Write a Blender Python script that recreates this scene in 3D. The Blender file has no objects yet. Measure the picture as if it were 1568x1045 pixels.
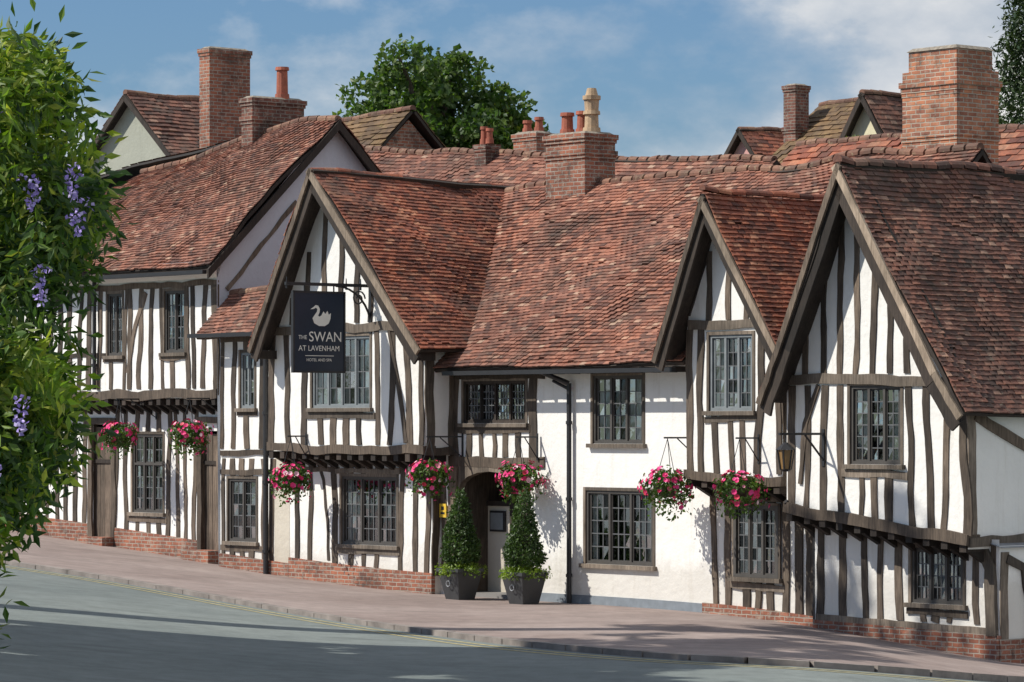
import bpy, math, random
from mathutils import Vector, Matrix, noise
R=random.Random(11)
scene=bpy.context.scene
scene.view_settings.view_transform='Standard'
scene.view_settings.look='None'
scene.view_settings.exposure=0
ROT=-math.radians(49.93)
CU,SU=math.cos(ROT),math.sin(ROT)
O=(0.676,66.0)
def W(u,v,z=0):
    return Vector((O[0]+u*CU-v*SU, O[1]+u*SU+v*CU, z))
# ------------------------------------------------------------ terrain profile
def interp(tab,x):
    if x<=tab[0][0]: return tab[0][1]
    if x>=tab[-1][0]: return tab[-1][1]
    for i in range(len(tab)-1):
        if x<=tab[i+1][0]:
            x0,y0=tab[i]; x1,y1=tab[i+1]
            ym=tab[i-1] if i>0 else (x0-(x1-x0),y0-(y1-y0))
            yp=tab[i+2] if i+2<len(tab) else (x1+(x1-x0),y1+(y1-y0))
            m0=(y1-ym[1])/(x1-ym[0])*(x1-x0); m1=(yp[1]-y0)/(yp[0]-x0)*(x1-x0)
            t=(x-x0)/(x1-x0)
            return (2*t**3-3*t*t+1)*y0+(t**3-2*t*t+t)*m0+(-2*t**3+3*t*t)*y1+(t**3-t*t)*m1
ZT=[(-24,1.5),(-16,1.15),(-10,.66),(-4.4,.12),(-1.5,-.05),(3.3,-.11),(5.3,-.26),(7.9,-.61),(12,-1.05),(20,-1.4)]
def zg(x): return interp(ZT,x)
KT=[(-40,110),(-24,86),(-14,72.5),(-9.8,68),(-7,65.3),(-4.4,61.8),(-1.74,57.6),(.65,53.4),(2.9,50.9),(5.3,51),(7.6,53.3),(12,59),(20,70),(40,95)]
def ky(x): return interp(KT,x)
def zwall(u,v=0): return zg(W(u,v).x)
# ------------------------------------------------------------ materials
def mat(name):
    m=bpy.data.materials.new(name); m.use_nodes=True
    nt=m.node_tree; b=nt.nodes['Principled BSDF']
    return m,nt,b
def N(nt,t,**k):
    n=nt.nodes.new(t)
    for a,v in k.items(): setattr(n,a,v)
    return n
def L(nt,a,b): nt.links.new(a,b)
def coords(nt,scale=(1,1,1),kind='Object'):
    tc=N(nt,'ShaderNodeTexCoord'); mp=N(nt,'ShaderNodeMapping')
    mp.inputs['Scale'].default_value=scale
    L(nt,tc.outputs[kind],mp.inputs['Vector']); return mp.outputs['Vector']
def noi(nt,vec,scale,detail=4,rough=.55):
    n=N(nt,'ShaderNodeTexNoise'); n.inputs['Scale'].default_value=scale
    n.inputs['Detail'].default_value=detail; n.inputs['Roughness'].default_value=rough
    if vec: L(nt,vec,n.inputs['Vector'])
    return n.outputs['Fac']
def ramp(nt,fac,stops):
    r=N(nt,'ShaderNodeValToRGB'); cr=r.color_ramp
    while len(cr.elements)<len(stops): cr.elements.new(.5)
    for e,(p,c) in zip(cr.elements,stops):
        e.position=p; e.color=(c[0],c[1],c[2],1) if not isinstance(c,float) else (c,c,c,1)
    L(nt,fac,r.inputs['Fac']); return r.outputs['Color']
def mix(nt,fac,a,b,mode='MIX'):
    m=N(nt,'ShaderNodeMix',data_type='RGBA',blend_type=mode)
    for s,x in ((0,fac),(6,a),(7,b)):
        if hasattr(x,'is_linked') or hasattr(x,'links'): L(nt,x,m.inputs[s])
        elif isinstance(x,(int,float)): m.inputs[s].default_value=x if s==0 else (x,x,x,1)
        else: m.inputs[s].default_value=(x[0],x[1],x[2],1)
    return m.outputs[2]
def bump(nt,b,h,strength=.4,dist=.02):
    n=N(nt,'ShaderNodeBump'); n.inputs['Strength'].default_value=strength; n.inputs['Distance'].default_value=dist
    L(nt,h,n.inputs['Height']); L(nt,n.outputs['Normal'],b.inputs['Normal'])
def island(nt):
    g=N(nt,'ShaderNodeNewGeometry'); return g.outputs['Random Per Island']

def plaster(name,c=(.88,.865,.83),dirt=(.50,.45,.37),amt=.38):
    m,nt,b=mat(name); v=coords(nt)
    n1=noi(nt,v,.9,6,.6); n2=noi(nt,coords(nt,(3,3,.35)),1.6,5,.65)
    c1=ramp(nt,n1,[(.35,tuple(x*.93 for x in c)),(.65,c)])
    f=ramp(nt,n2,[(.54,0.),(.8,float(amt))])
    col=mix(nt,f,c1,dirt)
    # splash grime close to the pavement
    tc=N(nt,'ShaderNodeTexCoord'); s=N(nt,'ShaderNodeSeparateXYZ'); L(nt,tc.outputs['Object'],s.inputs[0])
    ad=N(nt,'ShaderNodeMath',operation='MULTIPLY_ADD'); L(nt,noi(nt,v,3,5,.7),ad.inputs[0]); ad.inputs[1].default_value=-1.1; L(nt,s.outputs[2],ad.inputs[2])
    col=mix(nt,ramp(nt,ad.outputs[0],[(0.,.38),(.35,0.)]),col,(.42,.38,.31))
    L(nt,col,b.inputs['Base Color']); b.inputs['Roughness'].default_value=.9
    hh=mix(nt,.5,noi(nt,v,7,6,.6),noi(nt,v,1.7,3,.5))
    bump(nt,b,hh,.5,.06); return m
def timber(name,a=(.040,.030,.023),c=(.150,.120,.093)):
    m,nt,b=mat(name); v=coords(nt)
    n1=noi(nt,coords(nt,(14,14,1.3)),2.2,6,.65); r=island(nt); n3=noi(nt,v,1.3,4,.6)
    col=mix(nt,ramp(nt,n1,[(.3,0.),(.75,1.)]),a,c)
    col=mix(nt,1.,col,ramp(nt,r,[(0,(.48,.46,.44)),(.5,(.95,.93,.9)),(1,(1.7,1.65,1.6))]),'MULTIPLY')
    col=mix(nt,1.,col,ramp(nt,n3,[(.35,(.65,.63,.61)),(.65,(1.3,1.27,1.25))]),'MULTIPLY')
    L(nt,col,b.inputs['Base Color']); b.inputs['Roughness'].default_value=.8
    bump(nt,b,n1,.6,.01); return m
def tile(name,stops,lichen=(.30,.27,.20),lam=.5,dark=.55):
    m,nt,b=mat(name); v=coords(nt); r=island(nt)
    col=ramp(nt,r,stops)
    big=noi(nt,v,.55,5,.65)
    col=mix(nt,1.,col,ramp(nt,big,[(.32,(dark,dark,dark*1.04)),(.52,(.95,.95,.95)),(.75,(1.22,1.12,1.02))]),'MULTIPLY')
    l1=noi(nt,v,9,6,.7)
    col=mix(nt,ramp(nt,l1,[(.57,0.),(.70,float(lam))]),col,lichen)
    l2=noi(nt,coords(nt,(1,1,1)),28,3,.6)
    col=mix(nt,ramp(nt,l2,[(.33,.40),(.48,0.)]),col,(.05,.03,.025))
    l3=noi(nt,coords(nt,(1.5,1.5,.5)),.9,5,.7)
    col=mix(nt,ramp(nt,l3,[(.47,0.),(.68,.65)]),col,(.085,.062,.048))
    l4=noi(nt,v,2.6,6,.75)
    col=mix(nt,ramp(nt,l4,[(.34,.55),(.45,0.)]),col,(.06,.038,.03))
    L(nt,col,b.inputs['Base Color']); b.inputs['Roughness'].default_value=.85
    bump(nt,b,l2,.5,.006); return m
def brick(name,c1=(.36,.13,.075),c2=(.20,.075,.05),mortar=(.36,.31,.26),soot=.5):
    m,nt,b=mat(name)
    tc=N(nt,'ShaderNodeTexCoord'); s=N(nt,'ShaderNodeSeparateXYZ'); L(nt,tc.outputs['Object'],s.inputs[0])
    ad=N(nt,'ShaderNodeMath',operation='ADD'); L(nt,s.outputs[0],ad.inputs[0]); L(nt,s.outputs[1],ad.inputs[1])
    cb=N(nt,'ShaderNodeCombineXYZ'); L(nt,ad.outputs[0],cb.inputs[0]); L(nt,s.outputs[2],cb.inputs[1])
    wob=N(nt,'ShaderNodeTexNoise'); wob.inputs['Scale'].default_value=4; L(nt,tc.outputs['Object'],wob.inputs['Vector'])
    va=N(nt,'ShaderNodeVectorMath',operation='MULTIPLY_ADD'); L(nt,wob.outputs['Color'],va.inputs[0]); va.inputs[1].default_value=(.03,.03,0); L(nt,cb.outputs[0],va.inputs[2])
    br=N(nt,'ShaderNodeTexBrick'); L(nt,va.outputs[0],br.inputs['Vector'])
    br.inputs['Scale'].default_value=1; br.inputs['Brick Width'].default_value=.235; br.inputs['Row Height'].default_value=.08
    br.inputs['Mortar Size'].default_value=.012; br.inputs['Mortar Smooth'].default_value=.3; br.inputs['Bias'].default_value=-.1
    br.inputs['Color1'].default_value=(*c1,1); br.inputs['Color2'].default_value=(*c2,1); br.inputs['Mortar'].default_value=(*mortar,1)
    n1=noi(nt,tc.outputs['Object'],1.6,6,.65)
    col=mix(nt,1.,br.outputs['Color'],ramp(nt,n1,[(.3,(soot,soot,soot)),(.55,(1,1,1)),(.78,(1.4,1.25,1.1))]),'MULTIPLY')
    n2=noi(nt,tc.outputs['Object'],7,6,.75)
    col=mix(nt,ramp(nt,n2,[(.52,0.),(.66,.65)]),col,(.38,.33,.27))
    n3=noi(nt,tc.outputs['Object'],3,6,.75)
    col=mix(nt,ramp(nt,n3,[(.32,.8),(.47,0.)]),col,(.05,.04,.035))
    L(nt,col,b.inputs['Base Color']); b.inputs['Roughness'].default_value=.9
    inv=N(nt,'ShaderNodeMath',operation='SUBTRACT'); inv.inputs[0].default_value=1; L(nt,br.outputs['Fac'],inv.inputs[1])
    bump(nt,b,mix(nt,.4,inv.outputs[0],n2),.9,.02); return m
def flat(name,c,rough=.6,metal=0,var=.15,scale=6):
    m,nt,b=mat(name); n=noi(nt,coords(nt),scale,5,.6)
    col=ramp(nt,n,[(.3,tuple(x*(1-var) for x in c)),(.7,tuple(min(1,x*(1+var)) for x in c))])
    L(nt,col,b.inputs['Base Color']); b.inputs['Roughness'].default_value=rough; b.inputs['Metallic'].default_value=metal
    return m
def foliage(name,stops,scale=1.2,trans=.35):
    m,nt,b=mat(name); r=island(nt)
    col=ramp(nt,r,stops); n=noi(nt,coords(nt),scale,3,.5)
    col=mix(nt,1.,col,ramp(nt,n,[(.3,(.5,.56,.56)),(.7,(1.35,1.28,1.1))]),'MULTIPLY')
    L(nt,col,b.inputs['Base Color']); b.inputs['Roughness'].default_value=.5
    t=N(nt,'ShaderNodeBsdfTranslucent'); L(nt,mix(nt,1.,col,(1.3,1.5,.6),'MULTIPLY'),t.inputs['Color'])
    ms=N(nt,'ShaderNodeMixShader'); ms.inputs[0].default_value=trans
    L(nt,b.outputs[0],ms.inputs[1]); L(nt,t.outputs[0],ms.inputs[2])
    L(nt,ms.outputs[0],nt.nodes['Material Output'].inputs['Surface']); return m
def glassm():
    m,nt,b=mat('window_glass')
    nt.nodes.remove(b)
    tr=N(nt,'ShaderNodeBsdfTransparent'); tr.inputs['Color'].default_value=(.75,.80,.79,1)
    gl=N(nt,'ShaderNodeBsdfGlossy'); gl.inputs['Roughness'].default_value=.04; gl.inputs['Color'].default_value=(.9,.95,1,1)
    bp=N(nt,'ShaderNodeBump'); bp.inputs['Strength'].default_value=.15; bp.inputs['Distance'].default_value=.02
    L(nt,noi(nt,coords(nt),5,2),bp.inputs['Height']); L(nt,bp.outputs['Normal'],gl.inputs['Normal'])
    fr=N(nt,'ShaderNodeFresnel'); fr.inputs['IOR'].default_value=1.5
    r=island(nt); pw=N(nt,'ShaderNodeMath',operation='POWER'); L(nt,r,pw.inputs[0]); pw.inputs[1].default_value=1.8
    ma=N(nt,'ShaderNodeMath',operation='MULTIPLY_ADD'); L(nt,pw.outputs[0],ma.inputs[0]); ma.inputs[1].default_value=.55; L(nt,fr.outputs[0],ma.inputs[2])
    ms=N(nt,'ShaderNodeMixShader'); L(nt,ma.outputs[0],ms.inputs[0]); L(nt,tr.outputs[0],ms.inputs[1]); L(nt,gl.outputs[0],ms.inputs[2])
    L(nt,ms.outputs[0],nt.nodes['Material Output'].inputs['Surface']); return m

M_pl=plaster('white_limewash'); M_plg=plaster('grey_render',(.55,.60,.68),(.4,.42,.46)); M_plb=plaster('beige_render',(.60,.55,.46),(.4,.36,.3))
M_pink=plaster('pink_render',(.65,.36,.33)); M_cream=plaster('cream_render',(.72,.66,.45)); M_bgrey=plaster('aged_grey_render',(.36,.37,.31),(.25,.26,.21),.8)
M_tm=timber('weathered_timber'); M_tdk=timber('dark_timber',(.016,.012,.010),(.045,.035,.028)); M_tlt=timber('pale_weathered_timber',(.15,.12,.09),(.32,.265,.21))
M_tgr=timber('grey_timber',(.07,.058,.046),(.20,.17,.14))
T1=[(0,(.10,.046,.036)),(.2,(.18,.075,.052)),(.5,(.265,.108,.071)),(.75,(.32,.135,.088)),(.93,(.37,.17,.115)),(1,(.46,.31,.22))]
T2=[(0,(.11,.040,.028)),(.25,(.21,.066,.040)),(.55,(.31,.097,.054)),(.85,(.38,.126,.066)),(1,(.46,.22,.13))]
T3=[(0,(.070,.038,.030)),(.25,(.13,.058,.043)),(.55,(.20,.086,.060)),(.88,(.27,.112,.073)),(1,(.40,.24,.17))]
M_t1=tile('clay_tiles',T1,lam=.5,lichen=(.36,.29,.22)); M_t2=tile('red_clay_tiles',T2,lam=.3,dark=.42); M_t3=tile('old_brown_tiles',T3,lam=.55,dark=.5)
M_ty=tile('mossy_tiles',[(0,(.12,.07,.035)),(.5,(.19,.115,.05)),(1,(.26,.16,.08))],lichen=(.28,.25,.08),lam=.7)
M_rg=tile('ridge_tiles',[(0,(.13,.065,.045)),(.5,(.22,.105,.07)),(1,(.30,.17,.11))],lichen=(.38,.33,.20),lam=.9)
M_bk=brick('brickwork'); M_bkd=brick('dark_brickwork',(.24,.09,.06),(.12,.05,.04),(.28,.24,.20),.5)
M_bko=brick('orange_brickwork',(.52,.21,.11),(.28,.11,.075),(.48,.41,.33),.45)
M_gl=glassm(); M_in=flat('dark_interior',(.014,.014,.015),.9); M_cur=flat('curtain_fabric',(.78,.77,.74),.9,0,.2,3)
M_ld=flat('lead_black_metal',(.02,.02,.022),.5); M_fr=flat('grey_window_paint',(.20,.22,.23),.6); M_frd=flat('dark_window_frame',(.07,.064,.058),.6)
M_sill=flat('stone_sill',(.22,.21,.20),.8); M_terr=flat('terracotta_pot',(.33,.10,.06),.8,0,.3); M_tan=flat('buff_pot',(.42,.30,.19),.85,0,.3)
M_lead=flat('lead_flashing',(.25,.26,.28),.5); M_cap=flat('mortar_capping',(.24,.21,.17),.95,0,.5,10)
M_plinth=flat('painted_plinth',(.20,.23,.26),.8)
G_sh=[(0,(.035,.075,.012)),(.5,(.065,.13,.022)),(1,(.11,.19,.035))]
M_lf=foliage('oak_leaves',[(0,(.04,.09,.022)),(.5,(.075,.14,.036)),(1,(.14,.20,.055))],.5,.42)
M_wl=foliage('wisteria_leaves',[(0,(.020,.052,.014)),(.35,(.045,.10,.022)),(.75,(.09,.165,.035)),(.95,(.15,.22,.05)),(1,(.30,.30,.06))],2.2,.35)
M_wy=foliage('young_lit_wisteria_leaves',[(0,(.10,.18,.02)),(.5,(.19,.29,.04)),(1,(.38,.40,.07))],2.2,.45)  # new growth, with the brightness of sunlit leaves put into the green
M_bx=foliage('clipped_box_leaves',[(0,(.03,.065,.015)),(1,(.07,.13,.03))],3,.2)
M_lime=foliage('lime_trailing_leaves',[(0,(.12,.20,.02)),(1,(.26,.36,.05))],3)
M_bg=foliage('basket_leaves',G_sh,4)
M_cf=foliage('conifer_leaves',[(0,(.02,.05,.015)),(1,(.06,.10,.025))],1,.15)
def petals(name,stops):
    m,nt,b=mat(name); L(nt,ramp(nt,island(nt),stops),b.inputs['Base Color']); b.inputs['Roughness'].default_value=.6; return m
M_fl=petals('petunia_petals',[(0,(.55,.01,.09)),(.35,(.75,.03,.20)),(.6,(.80,.08,.30)),(.78,(.6,.02,.05)),(.9,(.85,.45,.55)),(1,(.9,.8,.82))])
M_wf=petals('wisteria_petals',[(0,(.22,.15,.48)),(.6,(.36,.27,.62)),(1,(.62,.54,.82))])
M_bark=flat('bark',(.10,.08,.06),.95,0,.4,12)
M_lc=flat('lead_cames',(.12,.125,.13),.6)
# ------------------------------------------------------------ mesh building
BF=[(0,3,2,1),(4,5,6,7),(0,1,5,4),(1,2,6,5),(2,3,7,6),(3,0,4,7)]
class Obj:
    def __init__(s,name,loc=None,rot=ROT):
        s.root=bpy.data.objects.new(name,None); scene.collection.objects.link(s.root)
        s.root.location=loc if loc is not None else (O[0],O[1],0); s.root.rotation_euler=(0,0,rot)
        s.root.empty_display_size=.3; s.p={}
    def g(s,part,m):
        return s.p.setdefault((part,m.name),([],[],m))
    def poly(s,part,m,pts):
        V,F,_=s.g(part,m); n=len(V); V.extend([tuple(p) for p in pts]); F.append(tuple(range(n,n+len(pts))))
    def mesh(s,part,m,vs,fs):
        V,F,_=s.g(part,m); n=len(V); V.extend([tuple(p) for p in vs]); F.extend([tuple(i+n for i in f) for f in fs])
    def box(s,part,m,u0,u1,v0,v1,z0,z1,tap=0):
        vs=[(u0,v0,z0),(u1,v0,z0),(u1,v1,z0),(u0,v1,z0),(u0+tap,v0+tap,z1),(u1-tap,v0+tap,z1),(u1-tap,v1-tap,z1),(u0+tap,v1-tap,z1)]
        s.mesh(part,m,vs,BF)
    def cyl(s,part,m,p,q,r0,r1=None,n=10,cap=True):
        r1=r0 if r1 is None else r1; p=Vector(p);q=Vector(q);d=(q-p).normalized()
        a=d.orthogonal().normalized(); b=d.cross(a)
        vs=[];fs=[]
        for k in range(n):
            t=2*math.pi*k/n; o=a*math.cos(t)+b*math.sin(t)
            vs.append(p+o*r0); vs.append(q+o*r1)
        for k in range(n):
            j=(k+1)%n; fs.append((2*k,2*j,2*j+1,2*k+1))
        if cap: fs.append(tuple(2*k+1 for k in range(n))); fs.append(tuple(2*k for k in reversed(range(n))))
        s.mesh(part,m,vs,fs)
    def done(s):
        for (part,mn),(V,F,m) in s.p.items():
            me=bpy.data.meshes.new(part); me.from_pydata(V,[],F); me.materials.append(m); me.update()
            o=bpy.data.objects.new(part,me); o.parent=s.root; scene.collection.objects.link(o)
def pp(pl,a,z,n):
    return (a,pl[1]-n,z) if pl[0]=='F' else (pl[1]+n,a,z)
def pbox(B,part,m,pl,a0,a1,z0,z1,n0,n1):
    if pl[0]=='F': B.box(part,m,a0,a1,pl[1]-n1,pl[1]-n0,z0,z1)
    else: B.box(part,m,pl[1]+n0,pl[1]+n1,a0,a1,z0,z1)
def beam(B,pl,pts,w,m=None,part='timber_frame',proud=.022,jit=.013,back=.01):
    m=m or M_tm
    P=[Vector(p) for p in pts]; path=[]
    for i in range(len(P)-1):
        d=(P[i+1]-P[i]).length; k=max(1,int(d/.26))
        for j in range(k): path.append(P[i].lerp(P[i+1],j/k))
    path.append(P[-1]); vs=[];fs=[]; pr=proud+R.uniform(-.006,.006)
    ph=R.uniform(0,99); am=min(.034,w*.19)
    for i,p in enumerate(path):
        t=(path[min(i+1,len(path)-1)]-path[max(i-1,0)]).normalized(); nn=Vector((-t.y,t.x))
        wob=am*noise.noise(Vector((ph,i*.33,0)))*2
        l=p+nn*(w/2+wob+R.uniform(-jit,jit)); r=p-nn*(w/2-wob+R.uniform(-jit,jit))
        vs+= [pp(pl,l.x,l.y,pr),pp(pl,r.x,r.y,pr),pp(pl,l.x,l.y,-back),pp(pl,r.x,r.y,-back)]
        if i:
            a=4*(i-1); b=4*i
            fs+=[(a,a+1,b+1,b),(a,b,b+2,a+2),(a+1,a+3,b+3,b+1)]
    e=len(vs)-4; fs+=[(0,2,3,1),(e,e+1,e+3,e+2)]
    B.mesh(part,m,vs,fs)
def wall(B,pl,a0,a1,z0,z1,ops=(),m=None,part='walls',depth=.14,room=True):
    m=m or M_pl
    us=sorted(set([a0,a1]+[x for o in ops for x in o[:2]])); zs=sorted(set([z0,z1]+[x for o in ops for x in o[2:4]]))
    for i in range(len(us)-1):
        for j in range(len(zs)-1):
            cu=(us[i]+us[i+1])/2; cz=(zs[j]+zs[j+1])/2
            if any(o[0]<cu<o[1] and o[2]<cz<o[3] for o in ops): continue
            B.poly(part,m,[pp(pl,us[i],zs[j],0),pp(pl,us[i+1],zs[j],0),pp(pl,us[i+1],zs[j+1],0),pp(pl,us[i],zs[j+1],0)])
    if not room: return
    for o in ops:
        u0,u1,y0,y1=o[:4]; c=[(u0,y0),(u1,y0),(u1,y1),(u0,y1)]
        for k in range(4):
            p,q=c[k],c[(k+1)%4]
            B.poly('window_reveal',M_tm,[pp(pl,*p,0),pp(pl,*q,0),pp(pl,*q,-depth),pp(pl,*p,-depth)])
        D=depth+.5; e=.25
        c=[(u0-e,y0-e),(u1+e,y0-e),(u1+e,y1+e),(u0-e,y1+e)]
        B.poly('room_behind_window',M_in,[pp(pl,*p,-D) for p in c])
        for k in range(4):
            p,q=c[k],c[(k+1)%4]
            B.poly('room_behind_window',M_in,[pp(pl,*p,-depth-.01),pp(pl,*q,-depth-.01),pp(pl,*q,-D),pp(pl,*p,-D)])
def window(B,pl,a0,a1,z0,z1,lights=3,cols=2,rows=4,fm=None,inset=.035,curtain=.5,sill=True,transom=None,fw=.055):
    fm=fm or M_fr; f='window_frame'
    n0,n1=-inset-.05,-inset+.02
    pbox(B,f,fm,pl,a0-.01,a0+fw,z0,z1,n0,n1); pbox(B,f,fm,pl,a1-fw,a1+.01,z0,z1,n0,n1)
    pbox(B,f,fm,pl,a0+fw,a1-fw,z1-fw,z1,n0,n1); pbox(B,f,fm,pl,a0+fw,a1-fw,z0,z0+fw,n0,n1)
    # outer oak casing
    c=.055; cm=M_tgr
    pbox(B,'window_casing',cm,pl,a0-c,a0+.004,z0,z1+c,-.02,.016); pbox(B,'window_casing',cm,pl,a1-.004,a1+c,z0,z1+c,-.02,.016)
    pbox(B,'window_casing',cm,pl,a0+.004,a1-.004,z1-.004,z1+c,-.02,.013)
    if sill: pbox(B,'window_sill',M_tgr,pl,a0-.10,a1+.10,z0-.075,z0-.002,-.03,.085)
    W0,W1=a0+fw,a1-fw; lw=(W1-W0)/lights
    spans=[(z0+fw,z1-fw)]
    if transom: 
        zt=z0+(z1-z0)*transom; spans=[(z0+fw,zt-.025),(zt+.025,z1-fw)]
        pbox(B,f,fm,pl,W0,W1,zt-.025,zt+.025,n0,n1-.003)
    for i in range(lights):
        l0=W0+i*lw; l1=l0+lw
        if i: pbox(B,f,fm,pl,l0-.026,l0+.026,z0+fw,z1-fw,n0,n1-.006)
        for si,(s0,s1) in enumerate(spans):
            rr=rows if len(spans)==1 else (rows-2 if si==0 else 2)
            a=l0+.026; b=l1-.026; n=-inset-.03
            for (x0,x1,y0,y1) in ((a,a+.025,s0,s1),(b-.025,b,s0,s1),(a+.025,b-.025,s0,s0+.025),(a+.025,b-.025,s1-.025,s1)):
                pbox(B,'casement',fm,pl,x0,x1,y0,y1,n-.01,n+.018)
            a+=.025;b-=.025;y0=s0+.025;y1=s1-.025
            lt=R.uniform(-.007,.007)
            for c in range(cols):
                for r in range(rr):
                    p0=a+(b-a)*c/cols; p1=a+(b-a)*(c+1)/cols; q0=y0+(y1-y0)*r/rr; q1=y0+(y1-y0)*(r+1)/rr
                    t=[R.uniform(-.0035,.0035)+lt*(1 if k in(1,2) else -1) for k in range(4)]
                    B.poly('window_panes',M_gl,[pp(pl,p0,q0,n+t[0]),pp(pl,p1,q0,n+t[1]),pp(pl,p1,q1,n+t[2]),pp(pl,p0,q1,n+t[3])])
            for c in range(1,cols):
                x=a+(b-a)*c/cols; pbox(B,'lead_cames',M_lc,pl,x-.009,x+.009,y0,y1,n-.008,n+.013)
            for r in range(1,rr):
                y=y0+(y1-y0)*r/rr; pbox(B,'lead_cames',M_lc,pl,a,b,y-.009,y+.009,n-.007,n+.011)
    if curtain>0:
        d=-.125
        w=(a1-a0)*.5*curtain
        for (x0,x1) in ((a0+.01,a0+w),(a1-w,a1-.01)):
            k=8
            for i in range(k):
                xa=x0+(x1-x0)*i/k; xb=x0+(x1-x0)*(i+1)/k
                da=d-(.03 if i%2 else 0); db=d-(.03 if (i+1)%2 else 0)
                B.poly('curtains',M_cur,[pp(pl,xa,z0+.01,da),pp(pl,xb,z0+.01,db),pp(pl,xb,z1-.01,db),pp(pl,xa,z1-.01,da)])
def studs(B,pl,cs,w,z0,z1,wins=(),m=None,lean=.06):
    for c in cs:
        c=c+R.uniform(-.03,.03); ww=w*R.uniform(.72,1.2)
        f0=z0(c) if callable(z0) else z0; f1=z1(c) if callable(z1) else z1
        segs=[(f0,f1)]
        for o in wins:
            if o[0]-.09<c<o[1]+.09:
                ns=[]
                for a,b in segs:
                    if o[2]-.09>a: ns.append((a,min(b,o[2]-.09)))
                    if o[3]+.05<b: ns.append((max(a,o[3]+.05),b))
                segs=ns
                if abs(c-o[0])<.09: c=o[0]-.10; segs=[(f0,f1)]
                elif abs(c-o[1])<.09: c=o[1]+.10; segs=[(f0,f1)]
        for a,b in segs:
            if b-a<.1: continue
            dx=R.uniform(-lean,lean)*(b-a)/2.2
            mid=(a+b)/2
            beam(B,pl,[(c-dx,a),(c+R.uniform(-.02,.02),mid),(c+dx,b)],ww,m)
def arange(a,b,s):
    n=max(1,round((b-a)/s)); return [a+(b-a)*i/n for i in range(n+1)]
def nbulge(p,k=1.): 
    return k*(noise.noise(p*.28+Vector((9,1,4)))*.15+noise.noise(p*.6)*.09+noise.noise(p*1.5+Vector((5,3,1)))*.034)
def tiles(B,m,E0,E1,R1,R0,course=.098,w=.162,part='roof_tiles',bul=1.,keep=None,deck=True,under=None):
    E0,E1,R1,R0=[Vector(p) for p in (E0,E1,R1,R0)]
    H=((R0-E0).length+(R1-E1).length)/2; nrm=((E1-E0).cross(R0-E0)).normalized()
    if nrm.z<0: nrm=-nrm
    V,F,_=B.g(part,m); nr=int(H/course)
    for j in range(nr+1):
        t=j*course/H; t2=min(1.0,t+course*1.15/H)
        A=E0.lerp(R0,t);Bp=E1.lerp(R1,t);A2=E0.lerp(R0,t2);B2=E1.lerp(R1,t2)
        ln=(Bp-A).length; n=max(1,int(ln/w)); off=(j%2)*.5+R.uniform(-.08,.08)
        for i in range(-1,n+1):
            s0=max(0,(i+off)/n); s1=min(1,(i+1+off-.035)/n)
            if s1-s0<.15/n: continue
            c=A.lerp(Bp,(s0+s1)/2)
            if keep and not keep(c): continue
            bl=nbulge(c,bul); sl=R.uniform(-.007,.007); h=R.uniform(0,.010); tw=R.uniform(-.006,.006)
            if R.random()<.018: sl-=.03; h+=.012
            dn=(A-A2).normalized()*(sl)
            a=A.lerp(Bp,s0)+dn;b=A.lerp(Bp,s1)+dn
            c2=A2.lerp(B2,s0);d2=A2.lerp(B2,s1)
            k=len(V)
            for q,o in ((a,.034+h+bl+tw),(b,.034+h+bl-tw),(d2,.014+bl),(c2,.014+bl),(a,.008+bl),(b,.008+bl)):
                V.append(tuple(q+nrm*o))
            F.extend([(k,k+1,k+2,k+3),(k,k+4,k+5,k+1),(k,k+3,k+4),(k+1,k+5,k+2)])
    if deck:
        mm=under or M_tdk
        nx=max(4,int((E1-E0).length/.35)); ny=max(4,int(H/.35)); vs=[]
        for jj in range(ny+1):
            for ii in range(nx+1):
                p=E0.lerp(E1,ii/nx).lerp(R0.lerp(R1,ii/nx),jj/ny); vs.append(p+nrm*(nbulge(p,bul)-.022))
        nn=len(vs); vs+=[p-nrm*.07 for p in vs]
        fs=[]
        for jj in range(ny):
            for ii in range(nx):
                a=jj*(nx+1)+ii; fs.append((a,a+1,a+nx+2,a+nx+1)); fs.append((a+nn,a+nx+1+nn,a+nx+2+nn,a+1+nn))
        for ii in range(nx): fs.append((ii,ii+nn,ii+1+nn,ii+1)); a=ny*(nx+1)+ii; fs.append((a,a+1,a+1+nn,a+nn))
        for jj in range(ny):
            a=jj*(nx+1); b=a+nx+1; fs.append((a,b,b+nn,a+nn)); a+=nx; b+=nx; fs.append((a,a+nn,b+nn,b))
        B.mesh('roof_deck',mm,vs,fs)
def ridge(B,P,Q,r=.10,m=None,part='ridge_tiles',bul=1.,lift=.0):
    m=m or M_rg; P=Vector(P);Q=Vector(Q); n=max(1,int((Q-P).length/.32)); d=(Q-P).normalized(); s=d.cross(Vector((0,0,1))).normalized(); up=s.cross(d)
    for i in range(n):
        a=P.lerp(Q,i/n);b=P.lerp(Q,(i+1)/n-.004)
        za=nbulge(a,bul)*1.2+lift+R.uniform(-.01,.012);zb=nbulge(b,bul)*1.2+lift+R.uniform(-.01,.012)
        vs=[];K=7
        for p,z in((a,za),(b,zb)):
            for k in range(K):
                t=math.pi*(k/(K-1)*1.2-.1); vs.append(p+s*(r*math.cos(t))+up*(r*.9*math.sin(t)+z-.03))
        fs=[(k,k+1,K+k+1,K+k) for k in range(K-1)]+[tuple(range(K)),tuple(reversed(range(K,2*K)))]
        B.mesh(part,m,vs,fs)
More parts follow.
